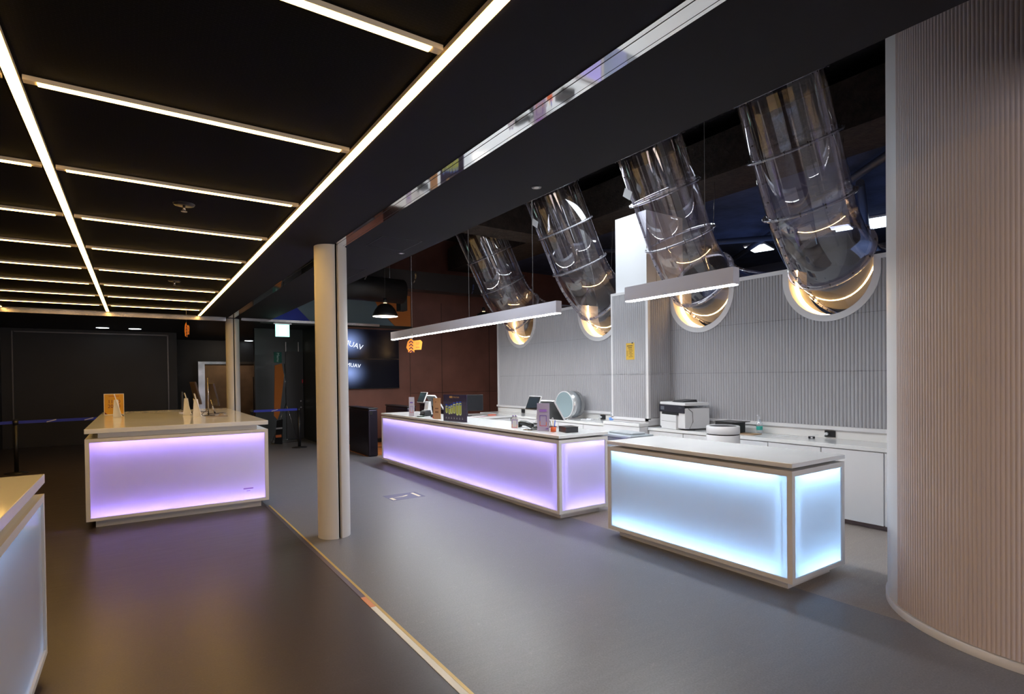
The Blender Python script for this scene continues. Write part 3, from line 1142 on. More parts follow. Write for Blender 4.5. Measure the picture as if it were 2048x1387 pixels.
# ================================================================== BACK CABINETS
bc = thing('back_cabinet', 'white low storage cabinets along the fluted wall, right of the pillar', 'cabinet', (6.2, 1.86, 0), 0, 'white cabinets along the fluted wall')
MB().box(.05, .47, 0, 3.70, 0, .06).build('toe_kick', mat('brown_kick', (0.3, 0.23, 0.23), 0.6), bc)
MB().box(.0, .48, 0, 3.70, .06, .795).build('carcass', M_WPAINT, bc)
for i in range(6):
    MB().box(-.018, -.001, .01 + i * .615, .618 + i * .615 - .006, .055, .790).build('door_panel', M_WPAINT, bc, bevel=.002)
MB().box(-.03, .485, 0, 3.70, .80, .84).build('worktop', M_TOP, bc, bevel=.002)
bp_ = thing('pillar_cabinet', 'shallow white cabinet in front of the white pillar', 'cabinet', (6.0, 5.565, 0), 0, 'white cabinets along the fluted wall')
MB().box(.05, .19, 0, .74, 0, .06).build('toe_kick', MATS['brown_kick'], bp_)
MB().box(.0, .19, 0, .74, .06, .85).build('carcass', M_WPAINT, bp_)
MB().box(-.01, .19, -.002, .742, .855, .90).build('worktop', M_TOP, bp_, bevel=.002)
bl = thing('back_cabinet', 'white low storage cabinets along the fluted wall, left of the pillar', 'cabinet', (6.2, 6.32, 0), 0, 'white cabinets along the fluted wall')
MB().box(.05, .47, 0, 4.0, 0, .06).build('toe_kick', MATS['brown_kick'], bl)
MB().box(.0, .48, 0, 4.0, .06, .795).build('carcass', M_WPAINT, bl)
for i in range(6):
    MB().box(-.018, -.001, .01 + i * .66, .664 + i * .66 - .006, .055, .790).build('door_panel', M_WPAINT, bl, bevel=.002)
MB().box(-.03, .485, 0, 4.0, .80, .84).build('worktop', M_TOP, bl, bevel=.002)
rd = thing('return_desk', 'white desk joining the lilac counter to the wall cabinets at the far end', 'desk', (4.62, 9.05, 0), 0)
MB().box(0, 1.52, 0, 1.0, .80, .84).build('desktop', M_TOP, rd, bevel=.002)
MB().box(0, 1.52, .96, 1.0, 0, .80).build('modesty_panel', M_WPAINT, rd)
MB().box(0, .03, 0, .96, 0, .80).build('side_panel', M_WPAINT, rd)
MB().box(1.1, 1.5, .02, .9, .06, .79).build('drawer_unit', M_WPAINT, rd)

# ================================================================== POINT OF SALE TERMINALS
M_POSW = mat('pos_white', (0.78, 0.78, 0.80), 0.35)


def pos_terminal(loc, label, rz=0.0):
    t = thing('pos_terminal', label, 'cash terminal', loc, rz, 'point of sale terminals on the lilac counter')
    MB().box(-.12, .14, -.12, .12, 0, .012).build('base_plate', M_BLACK, t, bevel=.003)
    MB().prism([(-.10, .012), (.05, .012), (.03, .10), (.015, .24), (-.03, .24), (-.05, .10)], 1, -.07, .07).build('stand', M_POSW, t, bevel=.004)
    # main screen leaning back towards the staff
    d = Vector((math.sin(.62), 0, -math.cos(.62)))   # down along the screen
    n = Vector((math.cos(.62), 0, math.sin(.62)))
    c = Vector((.10, -.06, .22))
    s = MB().obox(c, d, (0, 1, 0), n, .155, .165, .012).build('main_screen_housing', M_POSW, t, bevel=.004)
    MB().obox(c - n * .013, d, (0, 1, 0), n, .147, .157, .004).build('back_cover', M_LINE, s)
    MB().obox(c + n * .013, d, (0, 1, 0), n, .145, .155, .002).build('screen', M_SCREEN, s)
    # small customer screen facing the hall
    d2 = Vector((-math.sin(.42), 0, -math.cos(.42)))
    n2 = Vector((-math.cos(.42), 0, math.sin(.42)))
    c2 = Vector((-.07, .09, .31))
    s = MB().obox(c2, d2, (0, 1, 0), n2, .098, .125, .010).build('customer_screen_housing', M_POSW, t, bevel=.004)
    MB().obox(c2 + n2 * .011, d2, (0, 1, 0), n2, .090, .116, .002).build('bezel', M_BLACK, s)
    MB().obox(c2 + n2 * .0135, d2, (0, 1, 0), n2, .072, .100, .001).build('screen', M_SCREEN, s)
    MB().sweep([(.02, -.02, .25), (.05, .02, .20), (.04, .05, .12), (.1, .03, .05)], .006, n=6).build('cable', M_BLACK, t)
    return t


ZT1 = 0.943
pos_terminal((4.30, 8.98, ZT1), 'white cash terminal with tilted customer screen, behind the brown card', .05)
p2 = pos_terminal((4.36, 5.72, ZT1), 'white cash terminal with tilted customer screen, behind the tall lilac notice', .05)


M_COVER = acrylic_mat('stand_acrylic', (0.98, 0.98, 0.98), .18)
# ------------- small things on the long counter
def card_stand(loc, w_, h_, m, label, rz, extras, group='standing notices on the lilac counter'):
    t = thing('notice_stand', label, 'notice', loc, rz, group)
    MB().box(-.004, .002, -w_ / 2, w_ / 2, .002, h_).build('card', m, t)
    MB().box(-.006, -.0045, -w_ / 2 - .004, w_ / 2 + .004, .0, h_ + .004).build('acrylic_cover', M_COVER, t)
    MB().box(-.02, .06, -w_ / 2, w_ / 2, 0, .003).build('foot', M_COVER, t)
    extras(t)
    return t


M_PRV = mat('violet_ink', (0.22, 0.12, 0.55), 0.6)
M_PRP = mat('pink_ink', (0.75, 0.12, 0.25), 0.6)
M_PRO = mat('orange_ink', (0.85, 0.25, 0.06), 0.6)


def qr_frame(t, cz, hw, hh, x=-.0075):
    th = hw * .16
    MB().box(x, x + .0005, -hw, hw, cz + hh - th, cz + hh).box(x, x + .0005, -hw, -hw + th, cz - hh * .2, cz + hh).box(x, x + .0005, hw - th, hw, cz - hh * .1, cz + hh).build('violet_border', M_PRV, t)
    MB().box(x, x + .0005, -hw, -hw + th, cz - hh, cz - hh * .2).box(x, x + .0005, hw - th, hw, cz - hh, cz - hh * .1).build('orange_border', M_PRO, t)
    MB().box(x, x + .0005, -hw + th, hw - th, cz - hh, cz - hh + th).build('pink_border', M_PRP, t)


def ex1(t):
    MB().box(-.0078, -.0072, -.028, .028, .225, .245).build('heading', M_PRV, t)
    qr_frame(t, .115, .032, .055)


def ex2(t):
    MB().box(-.0078, -.0072, -.048, .048, .232, .262).build('heading', mat('lilac_ink', (0.42, 0.22, 0.72), 0.6), t)
    qr_frame(t, .125, .045, .065)
    MB().prism([(-.065, .022), (-.065, .04), (-.02, .025)], 0, -.0078, -.0072).build('corner_mark', M_PRV, t)


def ex3(t):
    mk = mat('brown_ink', (0.2, 0.09, 0.04), 0.6)
    MB().box(-.0078, -.0072, -.03, .03, .16, .178).build('heading', mk, t)
    MB().box(-.0078, -.0072, -.03, .03, .10, .125).build('text_block', mk, t)
    MB().box(-.0078, -.0072, .01, .03, .265, .28).build('text_block', mk, t)


M_LILAC = mat('lilac_card', (0.62, 0.55, 0.78), 0.5)
card_stand((3.925, 8.86, ZT1), .105, .33, mat('pale_card', (0.66, 0.62, 0.74), 0.5), 'narrow pale notice stand at the far left end of the lilac counter', .6, ex1)
card_stand((4.055, 5.30, ZT1), .16, .335, M_LILAC, 'tall lilac notice in front of the right hand cash terminal', .5, ex2)
card_stand((3.95, 7.94, ZT1), .135, .335, mat('kraft_card', (0.52, 0.28, 0.13), 0.6), 'narrow brown notice in front of the left hand cash terminal', .55, ex3)


# menu board with bottles
def ex4(t):
    hx = -.0078
    g1, g2 = mat('blue_cap', (0.02, 0.09, 0.75), 0.4), mat('green_liquid', (0.55, 0.62, 0.10), 0.4)
    g3 = mat('bottle_highlight', (0.75, 0.9, 0.4), 0.4)
    for i, (y, z0, z1) in enumerate(((.20, .12, .255), (.13, .105, .245), (.075, .112, .262), (.01, .12, .285), (-.065, .095, .30), (-.135, .098, .305))):
        wdt = .026 if i < 3 else .031
        bt = MB().prism([(y - wdt * .6, z0), (y + wdt * .6, z0), (y + wdt, z0 + .02), (y + wdt, z1 - .035), (y + wdt * .7, z1 - .02), (y - wdt * .7, z1 - .02), (y - wdt, z1 - .035), (y - wdt, z0 + .02)], 0, hx - .0002, hx + .0004).build('printed_bottle', g3, t)
        MB().prism([(y - wdt * .5, z0 + .02), (y + wdt * .5, z0 + .02), (y + wdt * .6, z1 - .05), (y - wdt * .6, z1 - .05)], 0, hx - .0006, hx + .0).build('drink', g2, bt)
        MB().box(hx - .0006, hx, y - wdt * .8, y + wdt * .8, z1 - .022, z1).box(hx - .0006, hx, y - wdt * .9, y + wdt * .5, z1 - .055, z1 - .04).build('cap', g1, bt)
    for i in range(7):
        y = .21 - i * .066
        MB().box(hx - .0003, hx, y - .014, y + .014, .040, .050).box(hx - .0003, hx, y - .008, y + .010, .058, .064).build('price_text', mat('white_ink', (0.6, 0.58, 0.65), 0.6), t)


mb_ = card_stand((3.93, 7.30, ZT1), .57, .40, mat('navy_board', (0.035, 0.022, 0.075), 0.35), 'dark navy menu board printed with green drink bottles', .16, ex4)
mgold = mat('gold_ink', (0.75, 0.45, 0.14), 0.5)
text('| Only Soda', .034, mgold, mb_, (-.0082, -.03, .365), FACE_NX, depth=.0003)
MB().box(-.0084, -.0078, .055, .125, .352, .380).build('heading_block', mgold, mb_)


def part(mb, name, m, t, **k):
    return mb.build(name, m, t, **k)


t = thing('receipt_printer', 'black receipt printer left of the far cash terminal', 'printer', (4.12, 8.72, ZT1), .2)
part(MB().box(-.07, .07, -.07, .07, 0, .07), 'body', M_BLACK, t, bevel=.006)
part(MB().prism([(-.07, .07), (.07, .07), (.06, .10), (-.03, .10)], 1, -.06, .06), 'lid', M_SATIN, t, bevel=.003)
part(MB().box(-.075, -.07, -.05, .05, .05, .06), 'paper_slot', M_STEEL, t)
t = thing('card_reader', 'small black card reader between the receipt printer and brown notice', 'card reader', (4.10, 8.35, ZT1), .1)
part(MB().box(-.05, .05, -.035, .035, 0, .05), 'body', M_BLACK, t, bevel=.006)
part(MB().box(-.04, .0, -.028, .028, .0505, .052), 'keypad', M_STEEL, t)
tag(MB().lathe([(0, .002), (.05, .002), (.075, .012), (.078, .014), (.074, .010), (.05, .0), (0, 0)], (3.985, 8.62, ZT1)).build('coin_tray', mat('dark_green_tray', (0.03, 0.045, 0.035), 0.3)), 'small round dark tray beside the pale notice stand', 'tray')
t = thing('figurine', 'little red and pink figurine left of the brown notice', 'figurine', (4.0, 8.13, ZT1), 0)
part(MB().lathe([(0, 0), (.032, .0), (.035, .03), (.022, .055), (.0, .06)]), 'body', mat('red_toy', (0.55, 0.05, 0.06), 0.4), t)
part(MB().lathe([(0, .055), (.02, .06), (.026, .08), (.018, .1), (0, .105)]), 'head', mat('pink_toy', (0.75, 0.3, 0.35), 0.4), t)
t = thing('hand_gel_bottle', 'small white bottle with bright cyan label right of the brown notice', 'bottle', (4.02, 7.78, ZT1), 0)
part(MB().lathe([(0, 0), (.032, 0), (.034, .01), (.034, .085), (.02, .1), (.012, .105), (.012, .115), (0, .115)]), 'bottle', M_POSW, t)
part(MB().lathe([(.0346, .02), (.0346, .07)]), 'sticker', mat('cyan_label', (0.05, 0.55, 0.85), 0.4), t)

# small standee with two heads
t = thing('mini_standee', 'tiny white cut-out notice with two heads and a violet border', 'notice', (4.02, 5.86, ZT1), .5)
part(MB().box(-.004, .002, -.05, .05, 0, .12), 'card', M_POSW, t)
for y in (-.018, .018):
    part(MB().cyl((-.004, y, .15), (.002, y, .15), .016, n=16).box(-.004, .002, y - .014, y + .014, .118, .15), 'cut_out', M_POSW, t)
    part(MB().cyl((-.0052, y, .156), (-.0045, y, .156), .009, n=12), 'printed_head', M_PRV, t)
qr_frame(t, .055, .038, .05, x=-.005)

t = thing('barcode_scanner', 'black handheld scanner lying beside the tiny cut-out notice', 'scanner', (4.16, 5.80, ZT1 + .003), .3)
part(MB().sweep([(0, .16, .03), (0, .08, .055), (0, 0, .05), (.0, -.10, .022)], .032, n=12), 'body', M_BLACK, t)
part(MB().box(-.05, .05, .1, .2, .0, .045), 'cradle', M_SATIN, t, bevel=.005)
t = thing('card_terminal', 'black card payment terminal with coiled cable beside the tall lilac notice', 'card reader', (4.14, 5.53, ZT1), .4)
part(MB().prism([(-.09, 0), (.09, 0), (.09, .05), (-.02, .03), (-.09, .015)], 1, -.045, .045), 'body', M_BLACK, t, bevel=.004)
part(MB().box(-.07, -.02, -.03, .03, .0285, .031), 'display', M_SCREEN, t)
part(MB().sweep([(.05, .02, .06), (.0, .06, .075), (-.04, .03, .06), (-.02, -.03, .07), (.05, -.05, .065), (.1, -.02, .02)], .006, n=6), 'cable', M_SATIN, t)
t = thing('smartphone', 'dark phone lying on the counter edge by the card terminal', 'phone', (3.99, 5.50, ZT1), .15)
part(MB().box(-.035, .035, -.08, .08, 0, .008), 'body', M_STEEL, t, bevel=.003)
part(MB().box(-.032, .032, -.075, .075, .0082, .0088), 'screen', M_SCREEN, t)
t = thing('pen_cup', 'small orange pen cup with scissors and pens right of the lilac notice', 'pen cup', (4.10, 5.165, ZT1), 0)
part(MB().lathe([(0, 0), (.033, 0), (.035, .055), (.032, .055), (.03, .004), (0, .004)]), 'cup', mat('orange_cup', (0.80, 0.14, 0.04), 0.4), t)
for dx, dy, m in ((.01, .0, M_BLACK), (-.012, .01, M_STEEL), (.0, -.014, MATS['blue_cap']), (-.01, -.01, MATS['gold_ink'])):
    part(MB().cyl((dx, dy, .01), (dx * 2.6, dy * 2.6, .135), .004, n=8), 'pen', m, t)
part(MB().sweep([(.0, .012 + .014 * math.cos(a * PI / 5), .145 + .018 * math.sin(a * PI / 5)) for a in range(11)], .003, n=6), 'scissor_handle', M_POSW, t)
t = thing('black_box', 'low black box at the right end of the lilac counter', 'box', (4.22, 5.03, ZT1), -.25)
part(MB().box(-.08, .08, -.10, .10, 0, .062), 'body', M_SATIN, t, bevel=.003)
part(MB().box(-.083, .083, -.103, .103, .062, .066), 'lid', M_BLACK, t, bevel=.001)

# ------------- things on the back cabinets
ZB = 0.842
t = thing('desktop_monitor', 'black desktop monitor on the far return desk', 'monitor', (5.35, 9.45, ZB), -.55)
part(MB().box(-.32, .32, -.012, .012, .10, .42), 'screen_housing', M_BLACK, t, bevel=.003)
part(MB().box(-.31, .31, -.014, -.0125, .11, .41), 'screen', mat('screen_off', (0.008, 0.009, 0.012), 0.5, spec=0.2), t)
part(MB().box(-.02, .02, .012, .03, .01, .25), 'neck', M_BLACK, t)
part(MB().cyl((0, 0, 0), (0, 0, .01), .10, n=24), 'base', M_BLACK, t)
t = thing('open_notebook', 'open white notebook on the return desk before the monitor', 'notebook', (5.45, 9.17, ZB), .2)
part(MB().box(-.16, .16, -.06, .06, 0, .012), 'pages', M_POSW, t)
part(MB().box(-.165, .165, -.065, .065, -.0005, .003), 'cover', mat('pink_cover', (0.55, 0.15, 0.2), 0.5), t)
tag(MB().box(5.78, 5.90, 9.25, 9.37, ZB, ZB + .02).build('paper_pad', mat('red_white_pad', (0.7, 0.18, 0.12), 0.5)), 'small red and white paper pad at the end of the return desk', 'pad')

t = thing('round_mirror_drum', 'round silver drum with blue grey mirror face standing on the back cabinet', 'drum', (6.40, 7.56, ZB), .02)
part(MB().cyl((-.14, 0, .255), (.12, 0, .255), .235, n=48), 'body', mat('silver_drum', (0.62, 0.63, 0.64), 0.25, metal=.6), t)
part(MB().cyl((-.05, 0, .255), (.05, 0, .255), .239, n=48), 'grey_band', mat('grey_band', (0.22, 0.24, 0.26), 0.35), t)
part(MB().cyl((-.152, 0, .255), (-.14, 0, .255), .241, n=48), 'rim', M_POSW, t)
part(MB().cyl((-.156, 0, .255), (-.152, 0, .255), .226, n=48), 'mirror_face', mat('blue_mirror', (0.42, 0.55, 0.60), 0.15, metal=.35), t)
part(MB().prism([(-.16, 0), (-.08, 0), (-.02, .06), (-.06, .06)], 1, -.09, -.07).prism([(-.16, 0), (-.08, 0), (-.02, .06), (-.06, .06)], 1, .07, .09).box(-.08, .1, -.09, .09, 0, .02), 'foot', M_POSW, t)
t = thing('framed_board', 'white board with black frame leaning behind the silver drum', 'board', (6.62, 8.02, ZB), 0)
part(MB().box(0, .01, -.20, .20, 0, .36), 'board', M_POSW, t)
part(MB().box(-.006, .012, -.21, .21, .345, .365).box(-.006, .012, -.015, .015, 0, .36).box(-.006, .012, .19, .21, 0, .36), 'frame', M_BLACK, t)


def outlet(loc, label, plug=True):
    t = thing('wall_outlet', label, 'power outlet', loc, 0, 'black power outlets on the cabinet upstand')
    part(MB().box(-.012, 0, -.06, .06, -.038, .038), 'face_plate', M_BLACK, t, bevel=.003)
    part(MB().cyl((-.013, -.028, 0), (-.010, -.028, 0), .02, n=20).cyl((-.013, .028, 0), (-.010, .028, 0), .02, n=20), 'socket', M_SATIN, t)
    if plug:
        part(MB().cyl((-.05, .028, 0), (-.012, .028, 0), .017, n=16).sweep([(-.05, .028, 0), (-.07, .03, -.01), (-.085, .04, -.03)], .004, n=6), 'plug', M_POSW, t)
    return t


outlet((6.686, 3.24, .893), 'black outlet with white plug on the right hand cabinet upstand')
outlet((6.686, 7.03, .885), 'black outlet with white plug left of the pillar')
outlet((6.686, 9.42, .885), 'small black empty outlet near the far end of the fluted wall', False)
t = thing('blue_container', 'light blue plastic container at the left foot of the pillar', 'container', (6.42, 6.50, ZB), 0)
part(MB().lathe([(0, 0), (.07, 0), (.085, .075), (.08, .075), (.066, .005), (0, .005)]), 'bowl', mat('blue_plastic', (0.12, 0.3, 0.75), 0.4), t)
part(MB().lathe([(.05, .075), (.055, .16), (.03, .18), (0, .18)]), 'clear_cup', acrylic_mat('cup_acrylic', (0.9, 0.93, 0.97), .8, haze=.2), t)
t = thing('power_cable', 'tangle of white cables on the back cabinet beside the silver drum', 'cable', (6.42, 7.15, ZB), 0)
part(MB().sweep([(.22, -.1, .03), (.1, -.15, .006), (.0, -.05, .006), (.08, .05, .006), (.0, .15, .006), (-.1, .05, .006), (-.05, -.12, .006)], .005, n=6), 'cord', M_POSW, t)
part(MB().box(-.03, .03, -.13, -.02, 0, .03), 'adapter', M_POSW, t, bevel=.003)

# multifunction printer
yw = math.atan2(5.45 - 4.83, 6.30 - 6.12)          # direction B->A
t = thing('multifunction_printer', 'large white printer with dark control panel right of the pillar', 'printer', (6.15, 4.88, ZB), yw - PI / 2)
# local: +y along the front from right to left, +x to the wall
part(MB().box(0.0, .40, 0.0, .60, 0.02, .30), 'body', M_POSW, t, bevel=.008)
part(MB().box(-.03, .06, .16, .52, .0, .20), 'paper_drawer', M_POSW, t, bevel=.006)
part(MB().box(-.0315, -.0295, .17, .51, .105, .108), 'drawer_line', M_SATIN, t)
part(MB().box(-.012, .0, .0, .60, .232, .335), 'control_panel', mat('printer_glass', (0.025, 0.024, 0.035), 0.2), t, bevel=.003)
part(MB().box(-.0135, -.0125, .47, .56, .262, .312), 'touch_screen', mat('grey_display', (0.12, 0.13, 0.16), 0.3), t)
text('OfficePro', .018, MATS['grey_display'], t, (-.0145, .09, .305), FACE_NX, depth=.0003)
part(MB().box(-.02, .02, .14, .52, .20, .232), 'output_slot', M_BLACK, t)
part(MB().box(.0, .40, .0, .60, .335, .375), 'scanner_lid', M_POSW, t, bevel=.008)
part(MB().prism([(.08, .375), (.34, .375), (.32, .41), (.12, .392)], 1, .18, .42), 'document_feeder', M_SATIN, t, bevel=.003)
part(MB().sweep([(.05, -.004, .30), (.10, -.03, .25), (.10, -.04, .12), (.05, -.03, .02), (.12, -.06, .008)], .004, n=6), 'usb_cable', mat('dark_cable', (0.05, 0.04, 0.04), 0.5), t)
t = thing('black_device', 'black box shaped device between the printer and white cylinder', 'device', (6.40, 4.36, ZB), -.1)
part(MB().box(-.12, .12, -.14, .14, 0, .14), 'body', M_BLACK, t, bevel=.006)
part(MB().box(-.13, .14, -.20, .14, .142, .150), 'top_tray', M_SATIN, t, bevel=.002)
tag(MB().box(6.3, 6.5, 3.98, 4.20, ZB, ZB + .008).build('brown_envelope', mat('kraft_paper', (0.45, 0.30, 0.18), 0.7)), 'brown paper envelope lying right of the white cylinder', 'paper')
t = thing('pump_bottle', 'clear pump bottle with teal label on the right hand cabinet', 'bottle', (6.58, 4.06, ZB), 0)
part(MB().lathe([(0, 0), (.036, 0), (.038, .01), (.038, .13), (.018, .16), (.014, .18), (0, .18)]), 'bottle', acrylic_mat('bottle_plastic', (0.9, 0.95, 0.95), .8, haze=.25), t)
part(MB().lathe([(.0385, .045), (.0385, .095)]), 'band', mat('teal_label', (0.05, 0.48, 0.42), 0.4), t)
part(MB().cyl((0, 0, .18), (0, 0, .225), .006, n=8).box(-.045, .012, -.008, .008, .225, .237), 'pump', M_POSW, t)
t = thing('coiled_cord', 'thin white cord lying in loops on the right hand cabinet', 'cable', (6.45, 3.62, ZB), 0)
part(MB().sweep([(.22, -.25, .03), (.15, -.1, .005), (.05, .05, .004), (.0, .2, .004), (-.05, .12, .004), (.02, 0, .004), (.0, -.12, .004)], .0025, n=6), 'cord', M_POSW, t)
t = thing('key_fob', 'tiny black gadget lying left of the right hand outlet', 'gadget', (6.50, 3.36, ZB), .5)
part(MB().box(-.02, .02, -.035, .035, 0, .025), 'body', M_BLACK, t, bevel=.006)
part(MB().box(-.024, -.018, -.01, .01, .004, .02), 'clip', M_POSW, t)

# floor standing things between the counters
t = thing('air_purifier', 'white cylindrical air purifier standing behind the icy blue counter', 'air purifier', (5.66, 3.95, 0), 0)
part(MB().lathe([(0, .0), (.175, 0), (.18, .02), (.185, .895), (.182, .90)], n=48), 'body', M_POSW, t)
part(MB().lathe([(.176, .90), (.176, .912)], n=48), 'dark_gap', M_LINE, t)
part(MB().lathe([(.182, .912), (.185, .918), (.185, .995), (.178, 1.003), (.15, 1.0)], n=48), 'upper_ring', M_POSW, t)
part(MB().lathe([(.15, 1.0), (.0, .992)], n=48), 'grille', M_SATIN, t)
t = thing('waste_bin', 'grey plastic storage bin between the two service counters', 'bin', (5.06, 4.92, 0), -.05)
gm = mat('grey_plastic', (0.40, 0.45, 0.50), 0.45)
part(MB().box(-.17, .17, -.27, .27, 0, .84), 'body', gm, t, bevel=.012)
part(MB().box(-.19, .19, -.29, .29, .84, .875), 'rim', gm, t, bevel=.008)
part(MB().box(-.10, .12, -.22, .2, .875, .90), 'lid', mat('grey_lid', (0.46, 0.50, 0.54), 0.4), t, bevel=.008)

# notice on the pillar
t = thing('yellow_notice', 'yellow paper notice taped on the fluted front of the pillar', 'notice', (P_X - .013, 5.905, 1.965), 0)
part(MB().box(-.001, .0, -.085, .085, -.125, .125), 'sheet', mat('yellow_paper', (0.62, 0.38, 0.04), 0.6), t)
ink = mat('olive_ink', (0.16, 0.10, 0.02), 0.6)
part(MB().box(-.0016, -.001, -.045, .065, .075, .092).box(-.0016, -.001, -.035, .045, .048, .062), 'heading', ink, t)
m_ = MB()
for i, (a, b) in enumerate(((-.04, .03), (-.05, .03), (-.03, .02), (-.05, .025), (-.04, .01), (-.05, .03))):
    m_.box(-.0015, -.001, a, b, .024 - i * .022, .032 - i * .022)
for i in range(4):
    m_.box(-.0015, -.001, .045, .075, .0 - i * .022, .007 - i * .022)
part(m_, 'text_lines', ink, t)
part(MB().box(-.004, -.001, -.055, -.03, .115, .135), 'tape', M_BLACK, t)

# ================================================================== ISLAND COUNTER THINGS
ZI = 1.089
t = thing('opening_hours_sign', 'yellow opening hours sign at the back left of the island counter', 'sign', (-0.29, 10.55, ZI), 0)
t.scale = (.82, 1, .86)
part(MB().box(-.155, .155, -.004, .004, 0, .375), 'board', M_POSW, t)
part(MB().box(-.147, .147, -.0055, -.004, .008, .367), 'yellow_face', mat('amber_print', (0.62, 0.32, 0.01), 0.5), t)
mr = mat('maroon_ink', (0.12, 0.01, 0.02), 0.5)
text('11:00', .088, mr, t, (0, -.006, .232), FACE_NY, depth=.0004)
text('20:00', .088, mr, t, (0, -.006, .148), FACE_NY, depth=.0004)
part(MB().box(-.08, .08, -.0062, -.0056, .325, .338), 'heading', mat('rust_ink', (0.45, 0.12, 0.02), 0.5), t)
part(MB().prism([(-.147, .008), (-.10, .008), (-.147, .05)], 1, -.0062, -.0056), 'corner_mark', mr, t)


def tablet_stand(loc, label, rz):
    t = thing('tablet_stand', label, 'tablet stand', loc, rz, 'white stands seen side on along the island counter')
    part(MB().prism([(-.05, 0), (.045, 0), (.015, .25), (-.035, .25)], 1, -.005, .005), 'side_support', M_POSW, t)
    n = Vector((math.cos(.25), 0, math.sin(.25)))
    d = Vector((-math.sin(.25), 0, math.cos(.25)))
    part(MB().obox(Vector((.012, 0, .17)), d, (0, 1, 0), n, .165, .07, .004), 'back_board', M_POSW, t)
    part(MB().sweep([(.02, .0, .10), (.05, .0, .04), (.08, 0, .01)], .004, n=6), 'cable', M_BLACK, t)
    return t


tablet_stand((-0.235, 9.75, ZI), 'white stand with slanted board in front of the yellow opening hours sign', 0)
tablet_stand((0.62, 9.55, ZI), 'white stand with slanted board, left one of the two beside the screens', 0)
tablet_stand((0.70, 8.95, ZI), 'white stand with slanted board, right one of the two beside the screens', 0)


def kiosk_screen(loc, label, s=1.0, rz=0.0):
    t = thing('touch_monitor', label, 'monitor', loc, rz, 'dark tilted screens on the island counter')
    a = .22
    n = Vector((math.cos(a), 0, math.sin(a)))
    d = Vector((-math.sin(a), 0, math.cos(a)))
    c = Vector((-.02, 0, .30)) * s
    h = part(MB().obox(c, d, (0, 1, 0), n, .17 * s, .20 * s, .012 * s), 'screen_housing', mat('bronze_housing', (0.05, 0.03, 0.022), 0.35), t, bevel=.003)
    part(MB().obox(c + n * .013 * s, d, (0, 1, 0), n, .16 * s, .19 * s, .001), 'screen', M_SCREEN, h)
    part(MB().sweep([(-.05 * s, 0, .22 * s), (-.03 * s, 0, .10 * s), (0, 0, .012)], .012 * s, n=8), 'neck', M_STEEL, t)
    part(MB().box(-.09 * s, .13 * s, -.10 * s, .10 * s, 0, .014), 'base', M_STEEL, t, bevel=.003)
    return t


kiosk_screen((0.80, 10.1, ZI), 'dark tilted screen on the island counter, farther one on the left', 1.05, .1)
kiosk_screen((0.98, 9.45, ZI), 'dark tilted screen on the island counter, nearer one on the right', 1.0, .1)
t = thing('small_display', 'small black display on thin metal stand left of the tilted screens', 'display', (0.60, 10.25, ZI), 0)
part(MB().box(-.01, .01, -.09, .09, .04, .34), 'panel', M_BLACK, t)
part(MB().box(-.05, .05, -.06, .06, 0, .012).cyl((0, 0, .01), (0, 0, .06), .01, n=8), 'stand', M_STEEL, t)
tag(MB().box(0.80, 1.06, 8.72, 8.84, ZI, ZI + .014).build('keyboard', mat('taupe_keyboard', (0.25, 0.2, 0.17), 0.4)), 'low grey keyboard at the right end of the island counter', 'keyboard')
tag(MB().lathe([(0, .03), (.03, .028), (.045, .01), (.046, 0), (0, 0)], (1.02, 9.0, ZI)).build('computer_mouse', mat('taupe_keyboard', (0.25, 0.2, 0.17), 0.4)), 'rounded grey mouse behind the low keyboard', 'mouse')
t = thing('slim_pole_stand', 'thin dark metal pole on flat base among the screens', 'stand', (0.86, 9.12, ZI), 0)
part(MB().cyl((0, 0, .008), (0, 0, .55), .007, n=10), 'pole', M_STEEL, t)
part(MB().box(-.06, .08, -.05, .05, 0, .008), 'base', M_SATIN, t)
part(MB().sweep([(0, 0, .10), (-.05, .0, .06), (-.1, -.03, .012), (-.13, -.06, .008)], .004, n=6), 'cable', M_BLACK, t)


# ================================================================== BARRIERS
def barrier(loc, label):
    t = thing('barrier_post', label, 'barrier post', loc, 0, 'black retractable barrier posts')
    part(MB().lathe([(0, 0), (.17, 0), (.17, .012), (.05, .03), (0, .03)]), 'base', M_SATIN, t)
    part(MB().cyl((0, 0, .03), (0, 0, .86), .032, n=20), 'post', M_BLACK, t)
    part(MB().cyl((0, 0, .86), (0, 0, .93), .036, n=20).cyl((0, 0, .93), (0, 0, .945), .03, n=20), 'head', M_SATIN, t)
    return t


b1 = barrier((-1.775, 13.0, 0), 'black barrier post at the left edge, before the black shutter')
dup(b1, (2.12, 13.45, 0), 'black barrier post just right of the slim far column')
dup(b1, (3.15, 13.55, 0), 'black barrier post right of the banner stand')


def belt(p0, p1, label):
    p0, p1 = Vector(p0), Vector(p1)
    t = thing('barrier_belt', label, 'barrier belt', p0, 0, 'blue barrier belts')
    d = p1 - p0
    part(MB().obox(d / 2, d, Vector((-d.y, d.x, 0)), (0, 0, 1), d.length / 2, .002, .026), 'webbing', mat('blue_webbing', (0.01, 0.025, 0.42), 0.5), t)
    n = Vector((-d.y, d.x, 0)).normalized()
    if n.y > 0:
        n = -n
    u = d.normalized()
    m_ = MB()
    k = .45
    while k < d.length:
        c = u * k + n * .003
        m_.obox(c, (u + Vector((0, 0, .25))), n, Vector((0, 0, 1)), .07, .0008, .008)
        k += .55
    part(m_, 'white_print', mat('belt_print', (0.5, 0.5, 0.6), 0.5), t)
    return t


